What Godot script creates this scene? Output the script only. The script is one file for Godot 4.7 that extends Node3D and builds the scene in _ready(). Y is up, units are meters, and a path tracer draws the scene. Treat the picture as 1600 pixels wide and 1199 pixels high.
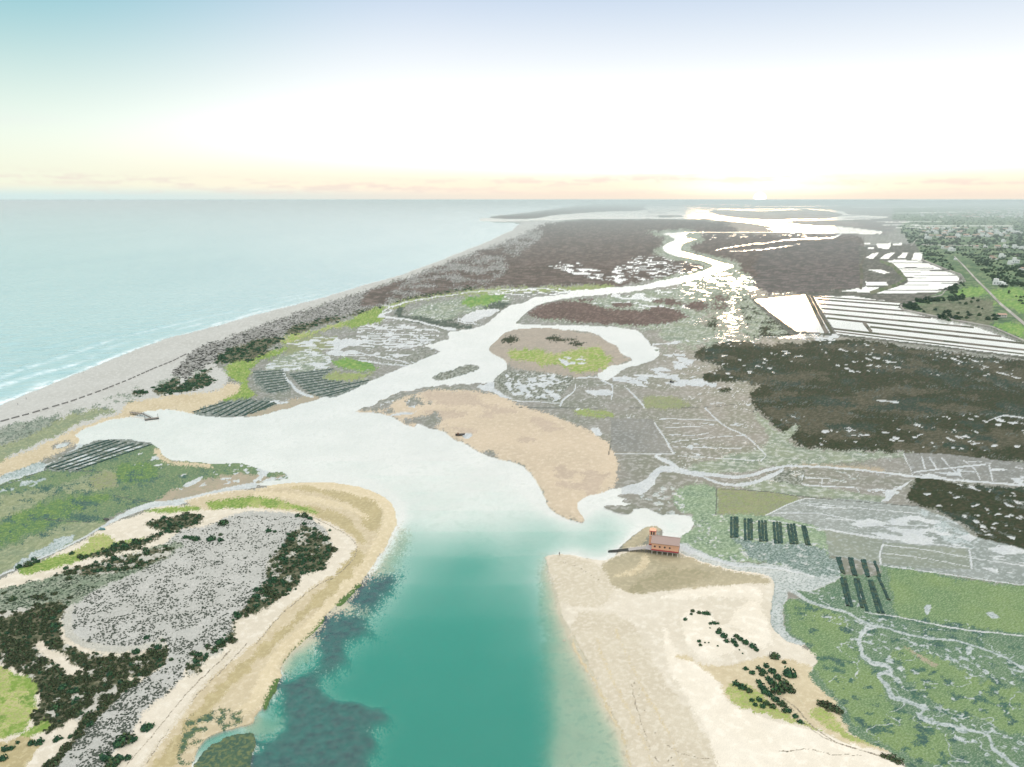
extends Node3D
# A tidal lagoon behind a barrier island, seen from the air at sunset. y = 0 is the level of the calm lagoon, -z runs inland along the coast, all in metres.

const EYE := 150.0
var noise := FastNoiseLite.new()
var grain := FastNoiseLite.new()
var rng := RandomNumberGenerator.new()

# ---------------------------------------------------------------- ground covers
# node, height, keep (0 smoothed into the slope, 1 own level), relief, relief length, patch length, speck length, speck threshold, three base colours (linear)
var COVER := {
	"sea": ["sea", 0.15, 1.0, 0.0, 30.0, 300.0, 60.0, 0.9, [.32,.45,.43], [.27,.41,.4], [.1,.3,.3]],
	"W": ["channel_bed", -1.0, 0.0, 0.1, 20.0, 50.0, 9.0, 0.3, [.66,.64,.57], [.61,.6,.53], [.58,.57,.5]],  # pale bed colour stands in for bright sky reflected off the channel
	"H": ["channel_bed", -0.75, 0.0, 0.06, 8.0, 22.0, 4.0, 0.3, [.5,.44,.31], [.44,.39,.27], [.38,.34,.24]],
	"E": ["seagrass_bed", -0.4, 0.0, 0.2, 5.0, 14.0, 3.0, 0.15, [.014,.034,.042], [.02,.045,.05], [.035,.06,.06]],
	"w": ["pool_bed", -0.06, 0.6, 0.01, 6.0, 25.0, 5.0, 0.3, [.55,.54,.5], [.48,.48,.45], [.42,.42,.38]],  # bed paled so pools read white, in place of reflected sky
	"wm": ["wet_mud", 0.05, 0.8, 0.015, 4.0, 12.0, 1.6, 0.12, [.43,.45,.42], [.36,.39,.36], [.16,.2,.17]],
	"S": ["beach_sand", 0.9, 0.0, 0.088, 25.6, 40.0, 5.0, 0.3, [.6,.528,.418], [.56,.49,.38], [.61,.545,.44]],
	"S4": ["beach_sand", 0.9, 0.0, 0.08, 26.0, 60.0, 5.0, 0.3, [.44,.425,.38], [.41,.395,.35], [.46,.445,.4]],
	"S2": ["beach_sand", 0.7, 0.0, 0.048, 11.2, 18.0, 2.5, 0.2, [.53,.46,.345], [.495,.425,.315], [.55,.485,.375]],
	"S3": ["beach_sand", 1.5, 0.0, 0.1, 28.8, 40.0, 6.0, 0.3, [0.68,0.605,0.49], [0.652,0.574,0.455], [0.695,0.623,0.51]],
	"T": ["beach_sand", 0.7, 0.0, 0.06, 22.4, 26.0, 3.0, 0.3, [.5,.413,.272], [.46,.375,.24], [.52,.437,.3]],
	"T2": ["damp_sand", 0.5, 0.0, 0.04, 14.4, 15.0, 2.5, 0.2, [0.4,0.32,0.16], [0.351,0.282,0.139], [0.42,0.343,0.185]],
	"T3": ["beach_sand", 0.9, 0.0, 0.06, 19.2, 20.0, 3.0, 0.3, [0.52,0.43,0.28], [0.485,0.395,0.252], [0.535,0.45,0.3]],
	"T4": ["beach_sand", 0.95, 0.0, 0.072, 25.6, 30.0, 3.0, 0.3, [.57,.472,.31], [.53,.435,.28], [.585,.49,.335]],
	"Th": ["damp_sand", 0.5, 0.0, 0.04, 19.2, 22.0, 3.0, 0.3, [0.36,0.305,0.19], [0.318,0.274,0.169], [0.39,0.33,0.21]],
	"Th2": ["damp_sand", 0.45, 0.0, 0.04, 19.2, 12.0, 3.0, 0.2, [0.3,0.255,0.15], [0.265,0.231,0.129], [0.33,0.277,0.17]],
	"Tc": ["sandbank", 0.9, 0.0, 0.072, 32, 50.0, 5.0, 0.35, [.5,.395,.272], [.46,.365,.25], [.52,.42,.3]],
	"Tc2": ["sandbank", 0.75, 0.0, 0.06, 32, 24.0, 4.0, 0.3, [0.43,0.335,0.24], [0.402,0.314,0.223], [0.445,0.35,0.253]],
	"Ti": ["sandbank", 0.7, 0.0, 0.04, 32, 40.0, 6.0, 0.3, [0.31,0.255,0.19], [0.275,0.231,0.173], [0.33,0.275,0.205]],
	"Tm": ["sandbank", 0.35, 0.0, 0.02, 16, 20.0, 4.0, 0.2, [0.34,0.275,0.185], [0.291,0.247,0.171], [0.27,0.238,0.152]],
	"Tg": ["grassland", 0.8, 0.0, 0.12, 6.0, 10.0, 1.6, 0.1, [.4,.37,.17], [.31,.32,.12], [.25,.31,.08]],
	"M": ["tidal_flat", 0.09, 0.3, 0.02, 9.0, 45.0, 5.0, 0.22, [.2,.187,.15], [.155,.16,.112], [.29,.28,.245]],
	"M2": ["tidal_flat", 0.09, 0.3, 0.02, 9.0, 30.0, 4.0, 0.3, [.185,.18,.15], [.155,.155,.13], [.26,.26,.24]],
	"M3": ["tidal_flat", 0.08, 0.3, 0.02, 9.0, 30.0, 3.0, 0.22, [.23,.245,.215], [.19,.21,.18], [.33,.35,.32]],
	"M4": ["tidal_flat", 0.09, 0.3, 0.02, 9.0, 24.0, 3.0, 0.3, [.21,.225,.165], [.18,.2,.15], [.28,.3,.26]],
	"N": ["tidal_flat", 0.4, 0.3, 0.0, 60.0, 900.0, 200.0, 0.2, [.16,.135,.11], [.11,.11,.09], [.24,.2,.17]],
	"A": ["algae_flat", 0.14, 0.3, 0.02, 4.0, 40.0, 1.6, 0.2, [.13,.19,.085], [.10,.16,.08], [.17,.2,.1]],
	"A2": ["algae_flat", 0.11, 0.3, 0.03, 6.0, 35.0, 6.0, 0.12, [.23,.255,.165], [.18,.215,.15], [.33,.34,.28]],
	"A3": ["algae_flat", 0.11, 0.3, 0.03, 6.0, 15.0, 3.0, 0.05, [.14,.145,.1], [.1,.115,.08], [.28,.28,.24]],
	"A4": ["algae_flat", 0.12, 0.3, 0.04, 4.0, 14.0, 2.0, 0.1, [.2,.265,.15], [.14,.2,.12], [.28,.33,.22]],
	"A5": ["algae_flat", 0.12, 0.3, 0.03, 6.0, 16.0, 3.0, 0.15, [.24,.24,.13], [.21,.22,.13], [.19,.22,.09]],
	"A6": ["algae_flat", 0.12, 0.3, 0.04, 4.0, 14.0, 1.4, 0.02, [.1,.15,.12], [.12,.17,.13], [.26,.3,.27]],
	"A7": ["algae_flat", 0.14, 0.3, 0.03, 6.0, 30.0, 3.5, 0.2, [.23,.25,.13], [.19,.225,.13], [.25,.26,.15]],
	"A8": ["algae_flat", 0.05, 0.5, 0.02, 5.0, 12.0, 2.0, 0.1, [.07,.115,.06], [.05,.095,.06], [.12,.14,.06]],
	"Ar": ["algae_flat", 0.14, 0.3, 0.02, 2.0, 26.0, 0.8, 0.14, [.1,.165,.08], [.075,.14,.08], [.19,.235,.16]],
	"Ag": ["algae_flat", 0.16, 0.3, 0.02, 2.0, 30.0, 0.9, 0.16, [.155,.22,.08], [.12,.19,.08], [.2,.26,.13]],
	"Ag2": ["algae_flat", 0.16, 0.3, 0.05, 4.0, 12.0, 2.5, 0.15, [.105,.18,.05], [.085,.16,.06], [.15,.21,.06]],
	"Ad": ["algae_flat", 0.13, 0.3, 0.06, 3.0, 9.0, 1.4, 0.18, [.045,.105,.07], [.04,.085,.07], [.09,.14,.08]],
	"G": ["grassland", 0.5, 0.0, 0.08, 4.0, 14.0, 2.2, 0.15, [.19,.275,.055], [.145,.23,.05], [.27,.3,.1]],
	"G2": ["grassland", 0.5, 0.0, 0.08, 8.0, 40.0, 6.0, 0.15, [.27,.32,.09], [.22,.3,.07], [.33,.31,.15]],
	"G3": ["grassland", 0.4, 0.0, 0.08, 8.0, 40.0, 8.0, 0.1, [.15,.27,.06], [.11,.22,.055], [.21,.28,.08]],
	"G4": ["grassland", 0.3, 0.0, 0.06, 8.0, 30.0, 6.0, 0.1, [.28,.3,.12], [.24,.26,.12], [.21,.27,.09]],
	"G5": ["algae_flat", 0.08, 0.6, 0.04, 3.0, 6.0, 1.2, 0.1, [.08,.14,.035], [.1,.17,.04], [.05,.09,.03]],
	"K": ["salt_marsh", 0.35, 0.5, 0.1, 6.0, 30.0, 3.5, 0.12, [.03,.038,.016], [.024,.036,.014], [.05,.045,.025]],
	"K2": ["salt_marsh", 0.38, 0.5, 0.1, 6.0, 30.0, 4.0, 0.12, [.072,.068,.04], [.056,.057,.033], [.095,.085,.055]],
	"K3": ["salt_marsh", 0.36, 0.5, 0.1, 6.0, 26.0, 4.0, 0.15, [.03,.048,.028], [.025,.045,.032], [.06,.06,.04]],
	"Kd": ["salt_marsh", 0.25, 0.5, 0.05, 8.0, 30.0, 6.0, 0.15, [.08,.095,.07], [.06,.08,.06], [.12,.13,.1]],
	"kc": ["salt_marsh", 0.08, 0.8, 0.02, 6.0, 20.0, 4.0, 0.3, [.12,.13,.105], [.03,.05,.04], [.09,.1,.08]],
	"R": ["heath", 0.7, 0.4, 0.15, 40.0, 160.0, 30.0, 0.16, [.118,.09,.072], [.095,.077,.06], [.155,.122,.1]],
	"R2": ["heath", 0.5, 0.4, 0.1, 12.0, 60.0, 7.0, 0.25, [.13,.09,.073], [.108,.076,.06], [.165,.12,.098]],
	"R3": ["heath", 0.6, 0.4, 0.15, 40.0, 110.0, 30.0, 0.14, [.115,.1,.088], [.09,.085,.072], [.15,.125,.11]],
	"X": ["dune", 1.6, 0.2, 0.5, 14.0, 60.0, 6.5, 0.0, [.34,.325,.295], [.26,.245,.22], [.16,.155,.13]],
	"X2": ["dune", 1.4, 0.2, 0.4, 9.0, 40.0, 4.0, 0.08, [.3,.31,.25], [.22,.25,.19], [.13,.16,.12]],
	"D": ["dune", 2.0, 0.2, 0.28, 7.0, 26.0, 1.2, 0.12, [.45,.43,.385], [.4,.385,.34], [.35,.34,.3]],
	"D2": ["dune", 1.8, 0.2, 0.3, 6.0, 12.0, 1.8, 0.05, [.3,.31,.235], [.2,.235,.16], [.11,.14,.09]],
	"D3": ["dune", 2.0, 0.2, 0.15, 8.0, 16.0, 1.5, 0.25, [.47,.44,.37], [.42,.4,.34], [.36,.34,.28]],
	"B": ["scrub_ground", 1.5, 0.2, 0.35, 5.0, 12.0, 2.2, 0.15, [.07,.08,.04], [.085,.08,.045], [.14,.13,.08]],
	"Br": ["algae_flat", 0.1, 0.4, 0.03, 6.0, 20.0, 3.0, 0.1, [.1,.125,.095], [.13,.15,.12], [.24,.25,.22]],
	"F": ["farmland", 1.0, 0.5, 0.5, 60.0, 120.0, 26.0, 0.1, [.1,.16,.075], [.07,.12,.06], [.16,.2,.1]],
	"F2": ["salt_pan_bank", 0.12, 0.6, 0.05, 20.0, 60.0, 16.0, 0.15, [.1,.095,.075], [.085,.09,.065], [.15,.14,.115]],
	"F3": ["farmland", 0.8, 0.5, 0.2, 40.0, 60.0, 12.0, 0.1, [.14,.145,.09], [.1,.125,.07], [.17,.17,.11]],
	"d": ["salt_pan_bank", 0.5, 1.0, 0.1, 12.0, 40.0, 10.0, 0.2, [.12,.105,.08], [.1,.1,.065], [.16,.14,.11]],
	"g": ["salt_pan_bank", 0.7, 1.0, 0.1, 12.0, 40.0, 10.0, 0.2, [.1,.14,.06], [.13,.15,.08], [.16,.16,.1]],
	"r": ["road", 0.95, 1.0, 0.0, 40.0, 50.0, 8.0, 0.4, [.38,.35,.3], [.34,.31,.27], [.3,.28,.24]],
	"p": ["footpath", 0.9, 0.5, 0.0, 8.0, 8.0, 2.0, 0.4, [.56,.48,.33], [.5,.43,.3], [.45,.4,.26]],
	"k": ["wrack_line", 0.8, 0.0, 0.04, 2.0, 3.0, 0.8, 0.0, [.1,.085,.06], [.16,.13,.09], [.4,.34,.25]],
	"dk": ["tidal_flat", 0.02, 1.0, 0.0, 6.0, 20.0, 4.0, 0.4, [.07,.08,.06], [.06,.07,.055], [.1,.1,.08]],
	"k2": ["wrack_line", 0.8, 0.0, 0.0, 2.0, 3.0, 1.0, 0.0, [.1,.1,.06], [.1,.1,.06], [.1,.1,.06]],
}

# outlines surveyed on the ground: cover, raggedness, rounded?, [x, distance, ...], then for a broken cover: patch length across, along, threshold, which covers it breaks up
var PLOTS := [
	["F",1,0,[27790,58370,2779,5805,1060.7,2037,914.3,1598,854.9,1470.3,624.3,1184.4,564.5,1125.6,544.2,1053.5,556.3,995.2,575.1,923.5,555.4,832.8,568.5,697.4,45305,58370]],
	["N",1,0,[11209,58370,4110,21380,2896,5805,1596,3406,1027.5,3177,1379,5037,2141,10672,3083,19238]],
	["sea",0.6,0,[-367.3,414.9,-376.9,488.3,-382.9,563.1,-384,622.4,-385.3,683.7,-385.3,767.6,-383.6,836.7,-362.2,928.3,-342.5,1035.3,-308.3,1169.2,-285,1284.7,-266.5,1413.7,-231.2,1571,-218.2,1670,-188.7,1931,-171.3,2106,-138.3,2436,-84.3,2976,-42.8,3534,0,3980,22,4554,48.7,5037,-136,5633,-195.2,6389,-201.6,7378,243.4,10109,1622,20253,2862,27499,5605,35008,8905,42795,12143,58370,-56047,58370,-432.1,414.9]],
	["S4",0.8,1,[-363.1,409.7,-376.9,488.3,-382.9,563.1,-384,622.4,-385.3,683.7,-385.3,767.6,-383.6,836.7,-362.2,928.3,-342.5,1035.3,-308.3,1169.2,-285,1284.7,-266.5,1413.7,-231.2,1571,-218.2,1670,-188.7,1931,-171.3,2106,-138.3,2436,-84.3,2976,-42.8,3534,0,3980,22,4554,48.7,5037,154.1,5471,286.2,5471,192.7,4783,96.3,3980,0,3124,-80.1,2468,-137,2106,-167.9,1873,-197.6,1612,-227,1458.7,-246.2,1303,-271.4,1176.8,-286.8,1085.1,-298.3,1000.8,-306.7,923.5,-314.1,878,-311,809.9,-277.8,711.6,-255.7,678.4,-238.2,633.8,-237.1,609.2,-255.2,590.3,-268.1,563.1,-271.3,534.8,-280,524.8,-285.4,513.7,-287.9,494.1,-289.5,453.7,-291.5,420.2,-292.2,322.8]],
	["R",2,1,[96.3,3980,197.6,4907,467.1,5805,994.4,6182,1401.2,5805,1419.6,5037,1037.4,3671,770.6,3671,672.6,3469,623.9,3024,489.5,2569,408.5,2287,414.3,2037,463.9,1836,333.9,1571,240.8,1470.3,182.7,1392.3,115,1402.9,34,1381.8,-44.7,1361.2,-114.6,1266.8,-72.2,1470.3,-31.5,1931,42.2,2605]],
	["X",2,1,[-321.1,767.6,-317.3,836.7,-312.6,878,-306.7,923.5,-285.1,1078.7,-244.5,1293.8,-195.9,1598,-135.5,2083,-23.7,2930,94.4,3898,154.1,3819,63.3,2605,0,2037,-13.6,1670,-46.7,1424.7,-106.3,1293.8,-175.6,1184.4,-199.5,1098.3,-232,1000.8,-252.9,953,-261.8,886.8,-260.4,844.6,-279,795.3,-282.5,732.4,-281.3,697.4,-280.7,652.9,-293.8,657.9]],
	["R",3,1,[-240.8,1470.3,-135.5,2083,87.2,3601,145.4,3601,52.5,2155,-13.1,1598,-67,1361.2,-161.2,1224.3,-220.2,1111.8],90,160,0.12,["X"]],
	["W",0.6,1,[1541,5633,1864,5988,1833,5174,1890,4554,1788,3819,1644,3534,1454,3601,1259.7,3671,1311.7,4065,1482,4907]],
	["W",0.5,1,[-261.2,6498,302.2,7523,716.9,8929,1135.7,10109,1813,11302,3407,20253,3785,15384,3853,13732,5086,13732,4427,10672,3518,8344,3368,7103,2954,6389,2505,5988,1927,5633,1541,5633,1491.6,6182,1027.5,6389,497.2,6182,272,5633,156.4,5551,-226.7,5633]],
	["N",0.5,1,[2629,10672,3176,11646,3164,10109,4450,12011,4056,10109,3320,7995,2631,6611,2183,6389,1959,6498,2034,7674]],
	["R",0.5,1,[-187.2,6848,220.2,9143,1401.2,17486,2505,24057,2662,17486,2108,12399,1370,10672,733.9,9143,369.9,7674,212.6,6611,-51.4,6389]],
	["S4",0.4,1,[-158.5,5471,0,5718,284.5,5895,362.7,5633,162.2,5037,62.5,5174]],
	["N",0.4,1,[1405.7,7674,1667,7831,1530,7103,1289.1,6973]],
	["N",0.4,1,[1862,5318,2202,5471,2093,5037,1850,4783]],
	["N",0.5,1,[1271.6,4783,1501,5037,1418.7,4345,1273.2,4155]],
	["W",0.5,1,[3900,23186,5403,22118,8587,26808,9040,28225,6268,25663,4204,24995]],
	["W",0.5,1,[5263,18768,6250,17728,8465,19937,8737,20578,6885,19532,5533,19733]],
	["W",0.5,1,[6641,15634,7342,15141,9375,17204,9686,17778,8108,16724,6982,16438]],
	["W",0.5,1,[11459,28624,11824,26367,15576,31381,16293,32827,13486,30080,12281,30680]],
	["W",0.5,1,[4305,9013,4780,9056,5786,10013,5896,10206,5067,9601,4430,9276]],
	["W",0.5,1,[2213,4735,2520,4565,2953,4638,2987,4693,2620,4747,2257,4832]],
	["W",0.5,1,[2084,4308,2209,4215,2440,4323,2465,4367,2285,4360,2120,4383]],
	["W",0.5,1,[2489,5425,2698,5363,3066,5603,3099,5663,2792,5551,2532,5519]],
	["W",0.5,1,[5138,32088,12330,38512,15413,32088,5309,10672,3725,7995,4281,10672,2569,10672,1927,12011],2600,900,0.2,["N","R"]],
	["N",0.5,1,[3391,19238,4727,12814,3485,8344,3083,6611,1813,5633,1491.6,6182,1156,6848],1800,420,0.28,["W"]],
	["R",1.5,1,[667.9,3177,827.7,3534,1141.7,3534,1376.1,3406,1412.8,3177,954.5,2155,743.4,1670,623.3,1381.8,492.4,1303,431.1,1312.4,445.5,1470.3,508.9,1783,530.3,2037,519.7,2206,520.2,2374,594.5,2718,698.4,2976]],
	["R3",6,1,[844.5,2605,1167.6,2885,1206.6,2718,743.4,1670,623.3,1381.8,492.4,1303,429.4,1341.3,518.3,1670]],
	["w",0.8,1,[614.9,2382,729.4,2569,907,2799,1092.6,3000,1253.7,3099,1419.6,3409,1467.6,3530,1316.7,3259,1146.1,3150,933.8,2885,748.8,2641,626,2427]],
	["w",0.8,1,[643.1,2329,758.8,2397,985.4,2702,996.4,2734,782.9,2476,650.9,2359]],
	["w",3,1,[728.6,3469,1427.1,3534,1284.4,3177,944.7,3073,690.9,3288],60,120,0.25,["R","M"]],
	["A2",2,1,[634.6,3744,915.1,3980,722.5,2976,583.2,2569,532.1,2259,561.9,1972,513.8,1749,355.7,1447.2,264.9,1470.3,436.2,1783,402.1,2060,423.9,2374,517.4,2718,616.5,3177]],
	["w",0.4,1,[675.8,3485,859.6,3671,1130.7,3685,1345.3,3622,1469.2,3567,1497.3,3636,1382.1,3722,1166.7,3804,893.9,3819,707.8,3653]],
	["W",0.9,1,[670.2,3501,748.6,3636,815.1,3671,735.5,3346,703.9,3177,707,3024,596.4,2758,515.1,2404,517.4,2259,511.1,1993,519.2,1836,428.9,1641,328.6,1458.7,251.3,1361.2,200.2,1303,167.8,1275.7,128.4,1249.5,84.5,1208,47.6,1154.3,32.1,1111.8,19,1047.4,8.2,984.3,4,958.1,39.3,947.9,78.2,942.9,131,928.3,148.9,895.7,148.5,848.7,147.3,813.6,152.1,791.8,148.3,767.6,139.8,741.7,119.5,711.6,101.8,691.9,91.1,668,80.1,645.6,74.6,655.4,76.5,673.2,88.9,705.9,105,714.5,115.3,735.5,109.2,767.6,110.6,802.6,104.1,832.8,92.6,891.2,60.4,909.4,35.9,918.7,7.6,914,-7.4,891.2,-16.1,840.6,-23.8,791.8,-9.3,741.7,-4.7,697.4,-13.9,657.9,-15.1,640.8,-21.4,633.8,-29.2,629.2,-39.7,626.9,-65.5,620.1,-82.2,607,-93.2,594.4,-105,561.3,-113.5,548.6,-106.5,543.4,-94.6,541.6,-79.5,523.2,-66.2,506,-65.2,515.2,-56.1,504.4,-44.5,494.1,-36.9,477.2,-30.3,470.4,-19.5,451.3,-7.6,439.3,0,433.5,7.4,424.6,13,403.6,16.6,379.9,19.1,362.8,23.4,354.7,28.3,349.3,33.6,346.2,34.7,351.6,32.5,362.8,33.1,370.3,38.8,379.1,50.9,389.1,61.7,392.9,68.2,391,71.7,387.2,61.5,379.9,56,372,64.5,367.8,75.3,357.1,85.8,354.7,87.3,347.7,82.7,336.6,76.2,328.2,74.5,322.8,68,326.2,70.2,338.1,67.1,342.5,62.2,340.3,51.7,325.5,46.4,316.3,44.2,310,39.6,306.3,34.3,307.5,27.7,310.6,20.9,312.5,15.8,311.8,14.1,310,15.1,300.9,15.8,292.9,18.5,273.4,18.3,262.5,21.9,247.2,25.1,232.6,27.9,222.6,28,214.2,29.2,207.9,30.7,201.9,32.7,191.6,32.1,181.9,31.3,155.8,-78,155.8,-86.9,181.9,-88,189.2,-86.4,194.6,-76.5,200.8,-76.4,203.4,-75.7,207.3,-75.5,214.2,-74.9,222.6,-76.1,229.7,-75.2,237.2,-71.3,247.6,-69.1,259.3,-66.9,268.6,-62.8,281,-59.9,292.9,-57.1,313.1,-55.5,329.6,-55.5,347.7,-58.2,362,-66.3,379.1,-81.5,392.9,-97.4,399.6,-113.3,400.6,-125.7,397.7,-132.5,394.8,-138.5,397.7,-132,404.6,-124,407.6,-127.1,414.9,-140,419.1,-147.1,424.6,-159,432.4,-174.7,431.2,-188,434.7,-201.8,438.1,-212.2,448.8,-217.4,458.8,-227.2,469.1,-248.7,474.5,-263,478.5,-266.8,462.6,-273.7,466.5,-277.9,477.2,-286.1,488.3,-286.5,507.5,-280,524.8,-269.6,533.1,-265.4,546.9,-258.4,552.2,-245.2,548.6,-230.7,541.6,-213.4,534.8,-198.6,531.4,-181.9,533.1,-173.6,543.4,-157.5,570.7,-149.2,586.3,-134,609.2,-122.4,636.1,-108.5,678.4,-97.8,705.9,-90.5,729.4,-73.2,774.4,-93.8,802.6,-89.4,825,-69.3,848.7,-73.4,882.4,-68.3,914,-51.6,914,-35.6,953,-23.5,1012.1,-15.9,1065.9,0,1132.7,19.3,1169.2,35.3,1224.3,89.1,1275.7,110.1,1341.3,180,1371.4,230,1402.9,281.6,1482.2,359.2,1598,471.4,1836,467.4,2037,453.7,2130,449.2,2315,500.4,2605,631.4,3073]],
	["H",5,1,[12.8,311.2,19.4,311.2,20,276.4,22.7,248.8,28.3,217.2,31.5,203.1,34.7,181.6,32.1,155.8,6.4,155.8,7,181.9,9.2,203.1,8.8,225.7,11.1,253.1,10.7,276.4]],
	["H",2,1,[-70.3,257.5,-67.6,266.7,-58.8,291.2,-55.2,310,-52.7,322.8,-51.6,344,-46.7,329.6,-48.8,303.9,-53.7,284.2,-58,266.7,-64.1,251,-68,238.7,-70.3,231.1,-74.1,225.7,-76.7,231.1]],
	["H",2,1,[-77.3,203.1,-69.4,203.7,-68.2,201.3,-69.8,197.3,-73.8,195.4,-77.2,194.6]],
	["E",9,1,[-55.9,289.6,-50.1,294,-45.5,289.6,-46.5,279,-49.2,269,-51.5,264.3,-57.8,265.7,-61.8,271.5]],
	["E",9,1,[-66.4,261.1,-62.3,264.3,-54.9,262.9,-51.6,255.3,-52.3,248.8,-55.2,240.7,-54.1,233,-56.2,225,-60.2,224,-62.5,229.3,-67.2,227.1,-67.6,233,-67.3,240.7,-68.7,251]],
	["E",9,1,[-74,221.5,-69.3,227.1,-63,227.1,-60,218.8,-55.8,213.9,-47.9,213.9,-40.6,206.1,-38.2,191.8,-36.1,174.5,-34.4,155.8,-64.2,155.8,-70.4,181.9,-73.2,194.6,-68.7,196.8,-68.1,202.5,-72.9,207.6,-73.4,213.9]],
	["E",3,1,[-73.6,194.6,-74.1,229.3,-71.4,262,-62.4,289.6,-42.7,298,-42.8,262,-42.3,229.3,-34.8,206.1,-33,181.9,-30.6,155.8,-62.7,155.8],16,16,0.3,["W"]],
	["H",1,1,[-57.8,265.7,-52.7,264.3,-51.2,261.1,-55.9,262]],
	["Tc",1.5,1,[0,572.6,23.1,541.6,38.6,520,51,495.5,59.1,474.5,61.7,446.4,60.2,423.5,57.1,399.6,50.9,389.1,38.8,379.1,33.1,370.3,32.5,362.8,34.7,351.6,33.6,347,28.4,350,23.4,355.5,19.1,363.6,16.6,380.8,13,404.6,7.4,425.7,0,434.7,-7.6,440.5,-11.7,452.5,-19.5,452.5,-30.4,471.8,-37,478.5,-44.6,495.5,-56.3,506,-65.5,518.4,-66.4,507.5,-74.9,515.2,-80,526.5,-88.9,534.8,-95.2,545.1,-106.5,543.4,-113.5,548.6,-105.3,563.1,-93.8,598.6,-82.8,611.3,-66,624.6,-40,631.5,-21.1,624.6]],
	["M",2,1,[-112.1,548.6,-105.3,563.1,-93.8,598.6,-82.8,611.3,-66,624.6,-40.1,633.8,-16.1,633.8,0,611.3,24.2,570.7,21.1,552.2,0,578.4,-20.4,602.8,-51.7,611.3,-76.1,598.6,-87.8,574.5,-94,552.2]],
	["M",3,1,[-94,552.2,-70.1,590.3,-50.2,534.8,-42.5,495.5,-65.5,510.6,-86.1,531.4],25,40,0,["Tc"]],
	["Tc2",3,1,[-80.1,590.3,-10,590.3,55.6,461.3,52.8,404.6,25.8,367.8,7.6,437,-43.1,502.9],60,60,0.12,["Tc"]],
	["w",1,1,[-98.9,570.7,-78.8,580.3,-69.4,543.4,-76.4,526.5,-91.7,538.2],14,20,0.12,["Tc","M"]],
	["w",2,1,[-28.8,620.1,-21.4,633.8,-15.1,638.5,-14.7,620.1,-7.6,600.7,0,582.3,-4.9,582.3,-18,607]],
	["w",0.6,1,[-32.6,486.9,-28.7,492.6,-26,488.3,-27.6,479.9,-31.4,481.3]],
	["A3",2,1,[-68.8,652.9,-62.6,675.8,-47.2,703,-31.7,711.6,-33.4,683.7,-47.5,662.9,-60.1,648]],
	["Ti",1,1,[-23.7,788.2,-16.1,840.6,-7.4,891.2,7.6,914,36,923.5,60.4,909.4,81.5,891.2,92.2,886.8,104.1,832.8,110.1,798.9,109.1,757.7,113.6,732.4,88.6,703,76.5,673.2,55.4,657.9,39.5,670.6,17.3,683.7,0,700.2,-9.2,735.5]],
	["G2",4,1,[-1.3,771,13.2,791.8,45,767.6,87.9,809.9,93.9,774.4,95.6,735.5,85,697.4,62.6,675.8,46.9,697.4,29.9,711.6,12.2,726.4,0,741.7]],
	["K",0.7,1,[-11.9,840.6,-3.6,865.2,8.5,852.8,5.5,828.9,-3.4,821.2,-11.7,828.9]],
	["K",0.7,1,[35.5,852.8,46.8,865.2,60.1,848.7,73.9,844.6,62.5,832.8,43.2,836.7]],
	["K",0.7,1,[60,817.4,69.1,828.9,80.1,821.2,72.7,806.2,62.6,806.2]],
	["K",0.7,1,[46.6,875.9,52.6,878,52.1,869.4,46.9,867.3]],
	["w",1,1,[44.7,741.7,68.9,748.1,69.2,717.4,50.4,705.9],16,20,0.1,["G2"]],
	["A3",3,1,[-15.1,638.5,-11.2,662.9,0,683.7,39.4,668,55.4,657.9,48.2,633.8,40.7,600.7,34.1,574.5,21.9,574.5,0,594.4,-7.7,607]],
	["w",3,1,[-5.6,670.6,55.4,657.9,40,590.3,21.9,574.5,0,594.4],9,14,0.05,["A3"]],
	["A2",3,1,[24.9,1000.8,56.5,973.7,146.4,928.3,157.9,904.7,231.6,963.2,259.8,1047.4,341.4,1184.4,457.6,1470.3,499.5,1749,299.1,1402.9,164.4,1249.5,82.9,1184.4,42.3,1139.8]],
	["R2",1.5,1,[21.8,1053.5,42,1132.7,77.5,1176.8,113.5,1147,136,1098.3,178.2,1078.7,220.2,1065.9,232.9,1023.6,210.9,979,172.1,942.9,141.5,947.9,95.8,963.2,57.4,989.8,29.2,1006.4]],
	["R2",1,1,[209.7,1184.4,260.2,1216.1,245.6,1169.2,215.4,1161.7]],
	["R2",1,1,[227.3,1169.2,247.2,1176.8,255,1132.7,227.5,1125.6]],
	["R2",1,1,[249.2,1118.7,276.3,1176.8,316.8,1147,298.5,1072.3,265.7,1072.3]],
	["R2",1,1,[316.4,1241,350.4,1249.5,331.7,1184.4,309.2,1192.2]],
	["R2",1,1,[180.6,1065.9,206.4,1111.8,234.7,1072.3,217.7,1053.5]],
	["R2",1,1,[146.6,1147,177.1,1161.7,176.4,1125.6,146.8,1111.8]],
	["R2",1,1,[98.8,1200.1,125.1,1216.1,126.8,1184.4,101.8,1176.8]],
	["K",1,1,[221.8,904.7,241.1,953,259.9,1006.4,266,1000.8,254.2,958.1,243.7,914,231.9,900.2]],
	["K",2,1,[359.6,1249.5,380.1,1266.8,368.7,1184.4,350.3,1059.7,335.9,953,332.9,900.2,312.6,873.7,280.9,865.2,286.7,928.3,311.7,1047.4]],
	["A2",3,1,[366.5,1312.4,398.8,1312.4,333.5,891.2,268.7,848.7],26,34,0,["K"]],
	["K",1,1,[267.7,886.8,281.6,891.2,282.3,865.2,269.9,852.8]],
	["w",3,1,[156.2,1266.8,299.1,1402.9,490.4,1717,452,1413.7,331,1147,231.6,1078.7,181.3,1098.3,123.7,1154.3],40,70,0.2,["A2","M"]],
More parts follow.
